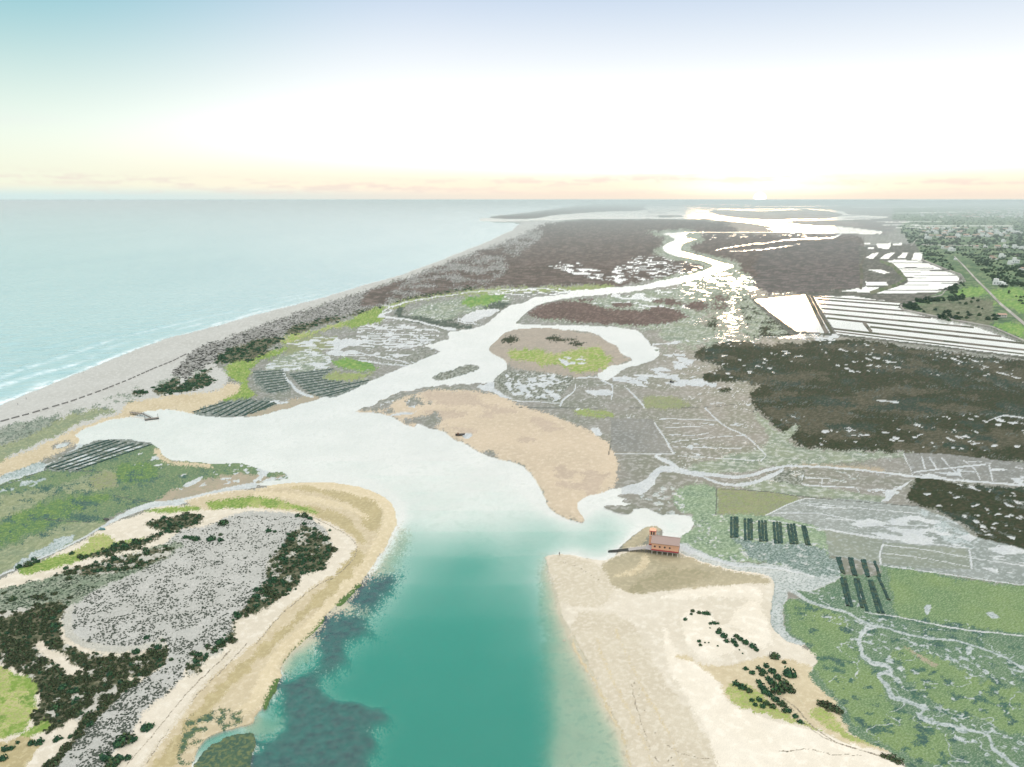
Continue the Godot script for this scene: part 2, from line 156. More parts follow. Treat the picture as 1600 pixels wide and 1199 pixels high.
	["w",3,1,[477.4,1670,457.6,1470.3,474.2,1312.4,390.5,1249.5,342.5,1224.3],35,60,0.22,["A2","M","R"]],
	["w",3,1,[89.8,1836,154.1,1892,209,1598,263.1,1532,213.4,1447.2,130.6,1598],30,70,0.08,["R"]],
	["w",3,1,[306.6,2037,411,2106,443.5,1783,333.9,1571,252.9,1470.3,188,1532],24,50,0.15,["R"]],
	["w",1.5,1,[353.2,1241,361.7,1249.5,331,1147,298.7,1047.4,276.3,938,260.6,895.7,231.9,856.9,185.8,825,149.4,813.6,149.3,821.2,197.1,844.6,238.5,882.4,262,928.3,279.1,1006.4,314.7,1111.8]],
	["w",3,1,[262.3,989.8,341.4,1184.4,299.2,989.8,268.7,848.7,221.2,828.9],20,30,0.1,["A2","M"]],
	["A2",2,1,[178.4,914,231.6,963.2,237.1,891.2,212.1,848.7,174.4,836.7,166.4,869.4]],
	["A2",3,1,[334.1,1312.4,398.8,1312.4,272.2,848.7,143.7,781.2,220.2,914],13,18,0.06,[]],
	["F2",1,0,[1144.4,2605,1428,2799,1057.6,2015,952.8,1717,876.3,1519,748.6,1341.3,624.3,1184.4,559.6,1111.8,550.5,825,557.9,683.7,498.3,607,495.2,738.6,437.5,806.2,365.4,869.4,319.3,882.4,367.9,1208,487.7,1284.7,608.7,1361.2]],
	["W",0.4,0,[372.5,1200.1,478,1266.8,362.4,891.2,332.2,900.2]],
	["W",0.4,0,[480.8,1241,541,1241,577.5,1154.3,550.9,1105,544.5,1012.1,561.5,933.1,547.5,836.7,550.9,784.7,557.9,683.7,510.3,622.4,503.3,751.2,443.3,817.4,372.8,882.4]],
	["w",0.3,1,[475.9,1246.4,409.5,1033,367,889.3,369.5,893,412.5,1037.6,479.7,1252.6]],
	["W",0.3,0,[548,1303,625.6,1381.8,646.9,1371.4,595.3,1293.8]],
	["W",0.3,0,[664.7,1470.3,699,1458.7,676.3,1402.9,637.2,1402.9]],
	["W",0.3,0,[781.9,1717,813.1,1733,793.4,1641,770.6,1626]],
	["W",0.3,0,[923.1,2060,1033,2259,1065.9,2287,946.6,2060]],
	["W",0.3,0,[961.6,2060,1077.1,2259,1127.8,2315,986.8,2060]],
	["W",0.3,0,[1008.5,2060,1134.6,2287,1165.4,2315,1028.6,2060]],
	["W",0.3,0,[1023.2,2015,1168,2287,1192.2,2287,1038.3,1993]],
	["W",0.3,0,[1271,2758,1341.8,2799,1181,2468,1160,2501]],
	["W",0.3,0,[1265.2,2841,1288.2,2841,1233,2718,1211,2718]],
	["W",0.3,0,[1156,2569,1178.9,2569,1132.9,2468,1112.9,2468]],
	["W",0.3,0,[1329.1,2758,1382.6,2799,1324.2,2679,1273.7,2641]],
	["W",0,1,[944,1972,1016.9,1952,935.8,1685,877.2,1532,787.8,1392.3,696.7,1284.7,597.6,1275.7,740.8,1458.7,829.3,1670],420,17,0,["F2"]],
	["G3",2,1,[680.8,1147,732.1,1169.2,780.4,1184.4,825.7,1111.8,737.9,989.8,692.7,1047.4,706.4,1111.8]],
	["G3",2,1,[770.6,1341.3,838.6,1381.8,735.4,1224.3,704.7,1232.6]],
	["G3",2,1,[595,963.2,622.7,938,565.6,848.7,585.7,928.3]],
	["G3",2,1,[797.6,1312.4,880.7,1341.3,826,1224.3,745.9,1200.1]],
	["F3",2,1,[571.2,1098.3,691.6,1200.1,726.7,1184.4,635.9,1017.8,579.9,938,562.4,1006.4]],
	["K",3,1,[184.3,767.6,208.6,806.2,244.1,836.7,272.8,817.4,311,828.9,346.4,848.7,387.1,844.6,428.1,788.2,469.9,748.1,489.3,729.4,519.1,633.8,345.3,409.7,300.7,434.7,267.7,442.8,234.7,453.7,197.1,457.5,180.2,465.2,179.1,485.5,178.5,509,179.8,548.6,182.6,578.4,190.5,604.9,205.2,622.4,188.6,638.5,162.8,643.2,167.6,668,193.4,697.4,182,723.4]],
	["K",2,1,[225,407.6,236.4,402.6,250,395.7,273.4,391.9,316.1,372,258.7,298,226.2,318.2,214.9,322.8,210.4,327.5,214.2,333.1,214.6,342.5,212.6,351.6,210.4,362,205,366.9,204.1,378.2,215,394.8]],
	["K",1,1,[167.7,615.7,178.2,620.1,176.3,609.2,166.4,604.9]],
	["K2",3,1,[207.3,828.9,353.5,848.7,487.4,726.4,519.1,633.8,345.3,409.7,267.7,442.8,180.2,465.2,186.2,590.3,160.8,657.9],70,55,0.1,["K"]],
	["K3",3,1,[207.3,828.9,353.5,848.7,487.4,726.4,519.1,633.8,254.3,292.3,208.3,336.6,180.2,465.2,186.2,590.3,160.8,657.9],45,40,0.3,["K","K2"]],
	["kc",3,1,[176,551.4,206.8,566,245.9,579.5,291.7,593.5,292.5,595.4,246.5,581.2,207.4,567.7,176.4,553]],
	["kc",3,1,[193.7,637.4,238.8,628.2,271.9,606.1,329.8,619.1,410.4,606.1,411.6,608,330.8,621.1,272.7,608,239.6,630.2,194.3,639.5]],
	["kc",3,1,[167.5,487.7,215.9,551.2,242.7,537.3,278.2,525.6,323.5,542.4,358.9,525.6,360.1,527.4,324.5,544.3,279,527.4,243.5,539.1,216.4,553.1,167.6,489]],
	["kc",3,1,[228.5,385,235.1,367.4,232.6,347.4,237.8,336.3,238.3,337,233.2,348.1,235.7,368.1,229.1,385.8]],
	["kc",3,1,[372.2,740.4,373.1,682.6,398.5,656.8,399.7,589.5,401,591.2,399.9,659,374.5,684.9,373.6,743]],
	["w",3,1,[207.3,828.9,308.3,821.2,405.6,809.9,485.4,723.4,428.1,633.8,287.6,683.7,171.9,657.9],11,20,0.5,["K","K2","K3"]],
	["w",3,1,[191.5,534.8,221.4,518.4,296.4,534.8,359.5,526.5,313.7,455,238.3,461.3,185.6,469.1],9,13,0.54,["K","K2","K3"]],
	["w",3,1,[219.2,399.6,269.2,385.4,229.2,322.8,212.2,333.1,208.5,372],8,10,0.54,["K","K2","K3"]],
	["A2",2,1,[173.4,499.9,180,494.1,192.1,510.6,194.8,506,180.7,484.1,169.2,474.5,167.7,495.5]],
	["w",0.5,1,[331.5,520.8,350,532.9,359.4,526.5,361.6,529.8,352.2,536.7,332.3,522.4]],
	["w",0.8,1,[279.3,577.4,286.7,572.4,291.8,567.8,294.7,573.5,288.8,576.6,280.3,579.4]],
	["w",2.2,1,[205.5,495.5,207.9,497.4,210.5,496.4,210,494.1,207.1,493.2]],
	["w",2.2,1,[218.3,485.5,220.7,487.3,223.2,486.3,222.7,484.1,219.8,483.2]],
	["w",2.2,1,[244.3,494.1,246.9,496,249.4,494.9,248.7,492.6,245.8,491.7]],
	["w",2.2,1,[259.9,485.5,262.5,487.3,264.9,486.3,264.2,484.1,261.3,483.2]],
	["w",2.2,1,[264.3,488.3,266.9,490.2,269.3,489.2,268.6,486.9,265.6,486]],
	["w",2.2,1,[294.1,485.5,296.8,487.3,299.2,486.3,298.3,484.1,295.3,483.2]],
	["w",2.2,1,[326,520,329,522.1,331.5,521,330.4,518.4,327.2,517.5]],
	["w",2.2,1,[330.2,512.1,333.1,514.1,335.5,513,334.5,510.6,331.3,509.6]],
	["w",2.2,1,[318.6,526.5,321.6,528.6,324.1,527.5,323,524.8,319.8,523.9]],
	["w",2.2,1,[341.8,516.8,344.9,518.9,347.3,517.8,346.1,515.2,342.9,514.3]],
	["w",2.2,1,[313,463.9,315.7,465.6,317.9,464.7,317,462.6,314.1,461.8]],
	["w",2.2,1,[300.6,466.5,303.3,468.2,305.5,467.3,304.7,465.2,301.8,464.4]],
	["w",2.2,1,[244.8,479.9,247.3,481.7,249.7,480.7,249.1,478.5,246.2,477.7]],
	["w",2.2,1,[246.3,474.5,248.8,476.2,251.2,475.3,250.5,473.1,247.7,472.3]],
	["w",2.2,1,[240.8,475.8,243.3,477.6,245.7,476.6,245.1,474.5,242.2,473.6]],
	["w",2.2,1,[215.8,383.6,217.7,384.7,219.8,384.1,219.3,382.7,217,382.1]],
	["w",2.2,1,[212.2,366.1,214.1,367.2,216.1,366.6,215.7,365.3,213.5,364.8]],
	["w",2.2,1,[231.8,367.8,233.8,368.9,235.7,368.3,235.2,366.9,233,366.4]],
	["w",2.2,1,[235.7,355.5,237.6,356.5,239.5,356,239,354.7,236.8,354.2]],
	["w",2.2,1,[227.2,344,229,344.9,230.9,344.4,230.4,343.2,228.4,342.8]],
	["w",2.2,1,[239.8,396.7,241.9,398,244,397.3,243.4,395.7,241,395.2]],
	["w",2.2,1,[217.4,332.4,219.1,333.3,220.9,332.8,220.5,331.7,218.5,331.3]],
	["w",2.2,1,[226.2,331,227.9,331.9,229.7,331.4,229.3,330.3,227.3,329.9]],
	["w",2.2,1,[228.4,379.1,230.3,380.2,232.3,379.6,231.9,378.2,229.6,377.6]],
	["kc",3,1,[200.4,828.9,353.5,848.7,487.4,726.4,519.1,633.8,254.3,292.3,204.3,329.6,180.2,465.2,186.2,590.3],85,70,2.016,["K","K2","K3"]],
	["w",2,1,[145.5,791.8,186.4,741.7,185.2,590.3,167.5,488.3,119.2,461.3,63.6,461.3,47,552.2,53.5,633.8,110.9,657.9],75,75,2.009,["M"]],
	["w",2,1,[32.3,1312.4,223.4,1361.2,477.4,1670,395.7,1266.8,218,938,154.1,928.3,275.2,1111.8,97.5,1184.4],90,110,2.014,["A2","M"]],
	["w",3,1,[322.9,882.4,367.3,865.2,345.6,828.9,322.3,840.6,282.8,848.7,261.6,848.7],22,30,-0.05,["M","F2","K","K2"]],
	["A2",3,1,[174.8,552.2,176.5,502.9,178.8,461.3,233.5,451.3,266.4,440.5,299.3,432.4,291.5,420.2,263.1,434.7,228.9,441.6,186.6,431.2,156,429,126,414.9,98.4,420.2,126.2,442.8,154.9,461.3,167.5,488.3]],
	["M2",1,0,[237.6,450,260.1,450,299.3,432.4,324.1,414.9,302.9,385.4,275.2,394.8,246.3,404.6,223.7,410.7]],
	["M",1,0,[166.9,420.2,182.2,420.2,220.9,406.6,211.6,394.8,190.6,372,183.1,380.8,156.6,397.7]],
	["A3",2,1,[144,414.9,165.8,420.2,155.9,397.7,140.1,402.6]],
	["A2",1.5,1,[121.2,397.7,140.1,402.6,155.5,396.7,193.9,379.1,187,371.2,162.1,378.2,134,383.6]],
	["Tm",1,1,[169.8,431.2,185.7,429,210.2,425.7,212.4,420.2,206.7,418.1,183.9,424.6,162.6,426.8]],
	["A4",2,1,[81.5,372,88.5,390,100.2,396.7,109.6,392.9,100.7,357.9,88.3,356.3,83.3,362]],
	["A5",1,0,[110,391.9,135.2,387.2,149.5,379.9,142.5,369.5,123.2,354.7,101.1,357.1]],
	["M3",1,0,[123.2,354.7,148.2,376.4,174.5,376.4,202.9,366.1,211.8,350,211.6,329.6,225.8,317.6,244.2,303.9,222.7,273.9,204.8,284.7,179.2,294,154.9,301.5,137.5,311.8,144.9,338.1,125.6,347.7]],
	["M4",0.5,0,[144.9,338.1,168.7,328.2,156.3,303.9,138.3,311.8]],
	["M4",0.5,0,[167.4,324.1,200.4,317.6,192,298,168.6,299.2,156.8,303.9]],
	["A4",2,1,[75.6,325.5,81.5,335.2,86.4,341,87.8,353.9,94,356.3,124.5,353.9,144.9,338.1,137.8,311.2,135.8,292.3,127.1,289,117.3,298,108.4,303.3,95.3,305.1,85.3,308.7,80.2,316.3]],
	["A6",5,1,[102.2,329.6,109.7,325.5,126.1,322.8,137.8,316.3,135.8,292.3,127.1,289,117.3,298,108.4,303.3,102.6,311.2]],
	["Ar",2,1,[154.9,301.5,168,298,185.8,289,204.1,283.7,236.2,269,146.9,153.9,106,153.9,107.5,174.5,106.3,181.9,105.5,186.4,101.4,190.3,97.6,194.8,97.8,201.9,98.9,209.5,96.9,215.9,95.7,223.6,100.6,229.3,102.1,233.4,101.7,241.1,99.7,244.7,98,251,101.6,264.3,105.1,272.5,111.3,273.9,111.7,284.2,127.4,289.6,136.2,293.5,150.7,292.3]],
	["Ag",3,1,[157.3,298,184.9,287.4,203.5,282.6,236.2,269,214.2,240.7,181.9,248.8,164.3,253.1,148,258.4,142.7,262,148.4,276.4]],
	["Ag",4,1,[105.6,272.5,115.1,267.6,120.4,259.7,121.4,251,116.8,242.7,109.6,238.7,103,241.5,100,248.8]],
	["Ag",6,1,[103.5,239.9,117,240.7,116.2,231.1,117.5,222.2,115.4,209.2,120.6,200.2,125.1,194.6,118.2,181.9,110.1,186.6,103,194.6,99.9,200.2,101,212.3,98.9,222.2]],
	["Ag",8,1,[130.6,236.8,142.7,234.9,148.4,222.2,158.5,212.3,147.1,194.6,139.4,200.2,131,209.2,127.8,222.2]],
	["Ad",3,1,[105.6,272.5,181.9,248.8,214.2,240.7,146.9,153.9,107.5,174.5,97.6,194.8],7,6,0.3,["Ar","Ag"]],
	["wm",4,1,[116,286.9,135.2,289.6,136.8,262,145.5,248.8,169.4,229.3,139,181.9,132.1,181.9,122.1,203.1,114.3,229.3],4,4,0.34,["Ar","Ad","A6"]],
	["wm",3,1,[75.6,325.5,97.9,359.5,146.4,338.1,135.8,292.3,117.3,298,85.3,308.7],4,5,0.38,["A4","A6"]],
	["wm",2,1,[73.6,321.5,77.6,324.1,81.6,316.3,88.1,308.7,97.7,303.9,108.2,302.7,117.7,299.2,124.5,292.3,135.3,291.2,128.4,285.8,116.2,279,110.4,280.5,105,271.5,100.4,262,98,251,99.5,244.7,101.7,242.3,98.6,239.9,94.8,243.5,92.8,251,96.6,266.7,103.4,281.6,104.5,291.2,92.8,296.3,81.4,303.9,73.5,311.2]],
	["w",1.5,1,[73.1,318.4,80,310.7,93.9,300.4,106.9,298.9,116.4,295.5,123.8,290.7,124.4,291.8,117.1,297.1,107.5,300.6,94.7,302.7,81.4,314.3,75,323.3]],
	["wm",1,1,[109.5,279.2,112.9,270.9,118.9,265.3,124.9,262.3,127.4,257.3,129.7,252.2,131.1,254,128.3,258.5,125.7,263.6,119.9,267.1,114.3,273.1,111.3,281.8]],
	["wm",1.5,1,[130.6,254.1,125.7,251.5,121.4,245.2,117.6,234.8,119,230,122.7,227.7,123.4,226.6,118.3,224.1,117.8,217.8,117.2,211.7,121.8,208.6,123.6,205.7,120.6,203,122.4,199.7,128.2,198.1,133.8,195.6,136.3,193.8,134.6,189.1,135.5,183.8,136.9,173.9,138.5,175.1,136.9,184.9,135.8,189.9,137.5,194.8,134.8,196.9,129.1,199.5,123.6,201.3,122.7,203.8,125.8,207.1,123.1,210.3,118.9,213.5,119.8,219.2,119.5,223.2,123.9,224.9,124.7,230.3,120.6,232.3,119.2,235.8,122.7,245,125.8,249.6,130.1,252.1]],
	["wm",1,1,[130,252.2,132.5,252.9,138.7,248.2,145.7,244.9,153.4,243.8,158.9,240.6,163.1,236.6,165.7,232.1,167.5,226.6,173.8,211.7,174.9,212.9,168.5,227.7,166.6,233.1,163.9,237.7,159.6,241.6,154,244.8,146.4,246.1,139.5,249.4,133.2,254.2,130.7,254]],
	["w",0.8,1,[131.3,263.2,141.6,259.8,151.1,255.4,162.8,250.5,180.6,246.8,200.1,242.7,200.8,243.5,181,247.5,163.3,251.4,151.5,256,142,260.5,131.5,263.6]],
	["wm",1,1,[156.6,268.1,159.2,268.6,156.5,264.3,153.9,261.1,154.6,264.3]],
	["wm",1,1,[177,262.9,179.7,263.4,179.9,259.7,176.8,259.3]],
	["wm",1.5,1,[156.3,239.9,158.5,240.7,155.9,236,153.9,235.3]],
	["Tm",1,1,[134.9,240.4,136.8,234.4,138.4,229.3,139.8,227.8,141,229.4,139.7,230.8,137.7,235.4,135.4,240.9]],
	["w",1,1,[58.4,375.1,68.3,383.4,77.3,397.8,80.5,410,85.3,417.1,93.7,416,102,412.8,123.5,406.1,132.5,409.2,145.2,417.9,158.5,425.4,183.2,422.8,214.7,412.2,223.3,407.9,244.8,402,274.9,394.3,303.2,385.9,305.2,388.6,276.8,397.2,246.7,405.2,225.2,411.5,216.4,415.5,184.7,426.3,159.8,429.3,146.3,422.6,133.6,414.3,125.1,411.2,103.7,419.1,95.8,424.5,86.8,427.8,79,417.7,75.4,407.5,68.1,398.8,58.8,392.4]],
	["w",0.8,1,[96.2,423,93.9,435.3,88.4,443.1,87.1,446.4,89.6,449.7,89.5,452.8,85.5,446.4,86.6,437.8,91.6,429.5,93.3,417.4]],
	["w",1.2,1,[95.4,415.5,106,407.2,113.8,396,125.9,395.3,141.5,405.8,155.4,420.9,155.8,423.8,142.6,411.5,127,400.1,114.8,399.4,107,410.1,96.3,418.6]],
	["w",0.4,1,[97.8,517.5,98,481.8,97.3,447.9,98.7,449.7,99.2,483.6,98.8,519.3]],
	["w",0.5,1,[92.2,625.6,94.5,605.5,98,556.1,99.3,559.1,95.6,608.5,93.1,628.2]],
	["w",0.6,1,[53.2,634.3,49,608.4,39,582.1,35.2,562.5,36.4,560,39.8,578.6,49.6,605.7,53.9,633.2]],
	["w",0.5,1,[76,645.9,82,625.4,79.6,602.9,75.6,578.7,76.5,578.1,80.6,602.7,83.2,628.4,77,650.2]],
	["w",0.5,1,[55.1,652.9,74.6,655.4,75.1,660.4,55.4,657.9]],
	["w",0.6,1,[-0,577.1,17,573.2,36.3,569.4,36.4,571.9,17.1,575.7,0,579.7]],
	["w",0.5,1,[142.1,558.2,144,511,152,481.7,152.1,445.9,146.2,436.5,146.3,435.1,153.1,446.9,153,483.7,145,513.3,143.3,560.6]],
	["w",0.4,1,[62,449.3,77.4,448.6,96.7,448,97,449.6,77.7,450.2,62.2,450.8]],
	["w",0.5,1,[103.2,525.4,116.6,525.4,142.7,522.2,143.2,524.3,117.1,527.5,103.5,527.5]],
	["w",0.8,1,[103.8,505.2,121.4,506.7,130.4,508.3,130.8,509.8,121.7,508.3,104,506.7]],
	["w",0.8,1,[101.2,487.6,121.3,487.6,129.9,491.9,130.2,493.3,121.6,489,101.5,489]],
	["w",0.8,1,[101.6,472.4,128.3,482,152.7,487.6,153.1,489,128.6,483.4,101.8,473.8]],
	["w",0.8,1,[100.5,463.2,119,460.7,142.5,459.4,142.8,460.7,119.3,462,100.8,464.5]],
	["w",0.8,1,[99,444.6,121.9,441,146.8,435.2,147.2,436.4,122.2,442.2,99.3,445.8]],
	["w",3,1,[110.1,474.5,126.4,474.5,118.7,451.3,104,446.4],12,16,0.15,["M"]],
	["w",3,1,[143,461.3,153.7,457.5,148,441.6,139.2,441.6],14,16,0.15,["M"]],
	["w",1.5,1,[59,611.3,70.1,613.5,79.9,609.2,78.3,596.5,65.5,594.4,60.2,602.8]],
	["w",2,1,[53,502.9,58.3,504.4,59.8,491.2,56.1,484.1,54.2,494.1]],
	["w",3,1,[76,643.2,134.8,697.4,155.2,657.9,171.3,633.8,136.3,620.1,95.7,629.2],30,40,0.02,["M"]],
	["w",3,1,[152.1,791.8,180.2,741.7,158,657.9,143.4,711.6],24,34,0.16,["M"]],
	["dk",0.3,1,[-0,556.8,61.3,554.1,98.2,555,142.1,556.8,168.4,566,168.8,567.7,142.5,558.4,98.5,556.6,61.5,555.7,0,558.4]],
	["dk",0.6,1,[70.4,526.5,63,474.5,57.2,442.9,57.5,442.7,63.4,474.4,70.7,526.4]],
	["dk",0.3,1,[109.2,391.9,99.5,355.5,99.9,355.5,109.6,391.9]],
	["dk",0.3,1,[109,390.5,134.7,385.9,149.3,379.5,189.2,369.1,205.3,365.7,205.7,366.5,189.6,369.9,149.7,380.4,135.1,386.8,109.2,391.4]],
	["G4",1,1,[44.2,546.9,56.4,552.2,72.2,546.9,72.7,533.1,56.7,531.4,45.9,538.2]],
	["A5",2,1,[107.6,590.3,129.3,586.3,134.9,566.9,122.9,555.8,99.6,557.6,100.9,580.3]],
	["M2",1,0,[50.7,552.2,70.3,531.4,60.8,455,96.3,450,98.3,518.4,98.9,526.5,71.2,528.1]],
	["w",0.6,1,[236.5,448.4,229.8,428.6,223.8,411.4,224.6,412.1,230.7,429.4,237.5,449.2]],
	["w",0.6,1,[245.4,444.8,235.4,421,236.5,421.6,246.6,445.6]],
	["w",0.6,1,[249.3,443.3,243,422.8,244.4,424.1,250.7,444.7]],
	["w",0.6,1,[255.8,441,251.8,423.9,248.7,406,249.8,407.2,252.9,425.2,256.9,442.3]],
	["w",0.6,1,[266.4,437.4,263.6,419.7,256.6,403.3,257.4,403.9,264.7,420.8,267.6,438.8]],
	["w",0.6,1,[277.2,429.9,261.7,400.4,262.7,400.9,278.3,430.4]],
	["w",0.6,1,[226.7,415.9,253.3,423.5,274.9,429,276.1,431.2,254.4,425.7,227.7,418.1]],
	["w",0.6,1,[162.8,412.9,156.9,396.8,182.9,392,183.6,393.7,157.6,398.5,163.4,412.7]],
	["w",0.6,1,[162,407,175.8,406,176.3,407.2,162.5,408.3]],
	["w",0.6,1,[171.3,406.7,166.3,394.8,166.7,394.7,171.6,406.6]],
	["w",0.6,1,[183.9,392.4,183.1,385.9,183.8,386.7,184.6,393.3]],
	["w",0.6,1,[165.9,323,159.1,311.3,155.7,302.6,156.4,302.8,159.7,311.1,166.4,322.6]],
	["w",0.6,1,[200.7,316.2,191.3,297.9,192.1,298.1,201.5,316.4]],
	["w",0.6,1,[165.3,321.1,182.6,315.9,196.6,308.4,215.3,301.2,215.8,301.9,197,309.1,183,316.7,165.7,321.9]],
	["w",0.6,1,[161.2,313.4,176,308.4,192.1,300.1,192.4,300.6,176.3,309,161.6,314]],
	["w",1.5,1,[219.9,404.6,211.6,394.8,204.4,389.1,197.1,378.2,190.7,372.9,187.3,371.2,194,379.9,198.9,389.1,204.6,391,215.5,400.6]],
	["w",1,1,[188.4,389.1,209.9,394.8,199.3,379.9,191,383.6],14,12,0.05,["M"]],
	["w",1,1,[263.1,434.7,293.6,423.5,276.5,396.7,247.5,406.6],26,16,0.05,["M2"]],
	["w",1,1,[224,412.8,253.3,417,246.3,404.6,223.7,408.7],18,10,0.05,["M2"]],
	["w",0.6,1,[123.2,354.2,147.7,374.9,156.5,376.6,157,377.9,148,376.1,123.3,355.3]],
	["w",0.6,1,[128.8,357.4,150.5,356.6,186.1,334.1,186.6,335,150.9,357.6,129.1,358.4]],
	["w",0.6,1,[146.2,370.8,161,367.4,200.7,356.7,201.1,357.5,161.4,368.2,146.5,371.6]],
	["w",0.6,1,[122.9,348.7,146.1,337.6,168.1,327.1,168.6,328,146.6,338.6,123.3,349.8]],
	["w",0.6,1,[151.5,351.1,181.8,343.5,196.2,342,196.7,342.9,182.3,344.4,151.9,352.1]],
	["w",0.6,1,[156.1,301.1,178.6,293.1,204.2,283.9,204.7,284.5,179.1,293.8,156.5,301.9]],
	["w",0.6,1,[146.4,338.2,168.7,328.4,202.9,317.1,203.6,318.1,169.3,329.5,146.9,339.4]],
	["w",2,1,[160.8,344,201.2,359.5,211.4,347.7,211.6,329.6,198.7,319.5,173.5,326.2],20,12,-0.08,["M3"]],
	["wm",2,1,[204.2,363.6,211.8,350,212.3,328.2,203.2,317.6,195.6,329.6],8,8,-0.12,["M3"]],
	["w",2,1,[136.1,374.6,171.6,369.5,165.8,359.5,140.4,363.6],22,10,0.12,["M3"]],
	["w",2,1,[211.1,326.2,225,316.3,209.7,292.3,196.4,300.9],24,10,0.1,["M3"]],
	["M",1,1,[54.9,380.8,62,383.6,68.2,380.8,73.3,372,78.3,359.5,73.5,355.5,67,363.6,58.9,362.8,54.5,365.3,61.8,371.2]],
	["M",1,1,[46.3,366.9,54.8,367.8,60.6,363.6,58.1,357.1,51.9,357.9]],
	["wm",2,1,[66.6,380.8,89.4,394.8,85.3,359.5,78.2,355.5],7,9,0.05,["M","A4"]],
	["Th",1,1,[51.2,324.1,55.7,331,62.2,340.3,67.1,342.5,70.2,338.1,65.8,335.2,61.9,329.6,58.5,321.5,52,316.3,45.7,311.2]],
	["S",1.2,1,[14.1,310,15.8,311.8,20.9,312.5,27.7,310.6,34.3,307.5,39.6,306.3,44.2,310,47.1,315,52.2,317.6,62.4,319.5,72.3,315,73.7,312.5,81.4,303.9,92.8,296.3,104.7,291.8,104.8,284.2,98,267.1,93.6,252.2,95.6,243.9,99.2,240.3,102.1,233.4,98.3,226.1,95.7,223.6,96.9,215.9,98.9,209.5,97.8,201.9,97.6,194.8,101.4,190.3,105.5,186.4,106.3,181.9,108,172.3,106,153.9,31,153.9,32.1,181.9,32.7,191.6,30.7,201.9,29.2,207.9,28,214.2,27.9,222.6,25.1,232.6,21.9,247.2,18.3,262.5,18.5,273.4,15.8,292.9,15.1,300.9]],
	["Th",3,1,[44,308.7,51.8,315,62.1,317.6,72.3,312.5,83.4,300.9,94.8,294,103,290.7,103.5,284.2,99.7,284.2,81.4,282.6,62.9,279,49.9,276.4,41.7,280.5,37.7,289.6,37.3,298,39.3,303.9]],
	["Th2",4,1,[52,289.6,69.3,298,83.9,292.3,71.6,284.2,55.3,279,46.3,277.5]],
	["T3",2,1,[58.2,311.2,58.1,303.9,54.2,295.2,48.3,291.2,41.7,290.7,46.2,294.6,52.2,299.2,55.6,308.7]],
	["S2",4,1,[16.8,244.7,20.5,248.8,25,262,33.3,262,43,255.3,45.7,236.8,48.8,218.8,53.4,203.1,55.4,191.8,55.6,181.9,53,153.9,31,153.9,32.1,181.9,30.7,201.9,28,214.2,25.1,232.6,21.9,247.2]],
	["S2",3,1,[15.1,308.7,27.5,308.7,37.3,298,40.2,279,33.8,266.7,21.7,266.7,18.7,271.5,16.3,292.9]],
	["S3",2,1,[54,251.8,55.2,248.8,54.8,240.7,56.2,234.9,60.3,229.3,64.3,224,65.2,215.5,66.1,207.6,69.1,204.6,75.4,200.2,88.3,194.6,100,187.9,106,181.9,101.4,153.9,56,153.9,55.6,181.9,55.8,197.3,53.8,209.2,51.5,222.2,51.5,233]],
	["S3",2,1,[63.6,276.4,75.8,280.5,91.3,281.6,96.8,279,95,269,88.4,271.5,74,272.9,63.6,270.5,56.6,272.5]],
	["S3",3,1,[62.5,259.7,68.3,264.3,73.2,259.7,73.8,253.1,79.6,248.8,85.1,244.7,88.3,240.7,86.2,237.6,78.9,238.7,70.8,233,64,231.1,61,236.8,60.5,244.7]],
	["S3",3,1,[88.9,269,93.3,267.6,93.5,264.3,93,255.3,90.3,244.7,90.3,239.9,86.7,242.7,81.8,248.8,79,255.3]],
	["T3",3,1,[53.7,233,59,233,63.1,227.5,74.1,229.3,85.9,233,98.8,227.5,95.7,223.6,96.9,215.9,98.9,209.5,97.8,201.9,97.6,194.8,101.4,190.3,104.8,186.6,94,190.5,84.8,200.2,72.9,204.6,66.5,209.2,65.1,218.8,61,227.5]],
	["Tg",4,1,[67.2,215.5,71.2,218.8,76.3,215.5,78.2,209.2,83.4,201.6,90.1,194.6,82.4,198.8,74.4,203.1,67.8,206.7]],
	["Tg",3,1,[92.7,206.1,95.4,203.1,96.2,195.9,102.4,189.2,96.1,191.3,91.2,197.3,88.1,203.1]],
	["k",0.8,1,[82.1,212.1,85.6,205.3,86.9,198.6,88.8,193.8,91.7,189.5,96,187,102.6,183.9,102.8,184.3,96.2,187.3,92,189.9,89.1,194.2,87.2,198.9,85.9,205.7,82.3,212.5]],
	["k",1,1,[80.7,213.8,83.5,207.5,85.9,197.2,89,191.7,94.7,188,101,184.2,101.1,184.4,94.8,188.3,89.1,192,86.1,197.4,83.7,207.7,80.8,214]],
	["p",0.5,1,[85.3,223.8,87.6,213.8,88.6,203,90,194.4,95.1,189,95.3,189.4,90.3,194.7,88.8,203.2,87.9,214,85.6,224.1]],
	["T3",2.5,1,[20.5,244.4,23.9,227.2,27,216.9,28.7,205.9,31.4,194.4,31.9,181.8,32.3,167.8,32.8,168,32.4,181.9,31.9,194.7,29.3,206.3,27.6,217.4,24.5,227.8,21.2,245]],
	["T3",2.5,1,[28.9,244.5,31.1,225.6,34,209,36.6,194.4,38,181.8,38.8,167.8,39.2,168,38.4,182,37,194.7,34.5,209.3,31.6,225.9,29.4,244.9]],
	["T3",2.5,1,[36.4,250.8,39,229.2,41.4,212.1,44.5,197.2,45.9,181.8,47,167.8,47.3,168,46.2,182,44.9,197.5,41.8,212.5,39.4,229.5,36.9,251.1]],
	["k",2,1,[37.4,217.8,37.8,213.9,37.6,207.6,37.8,201.6,38.2,194.5,38.5,187.9,38.6,187.9,38.3,194.6,38,201.7,37.8,207.6,38,213.9,37.5,217.9]],
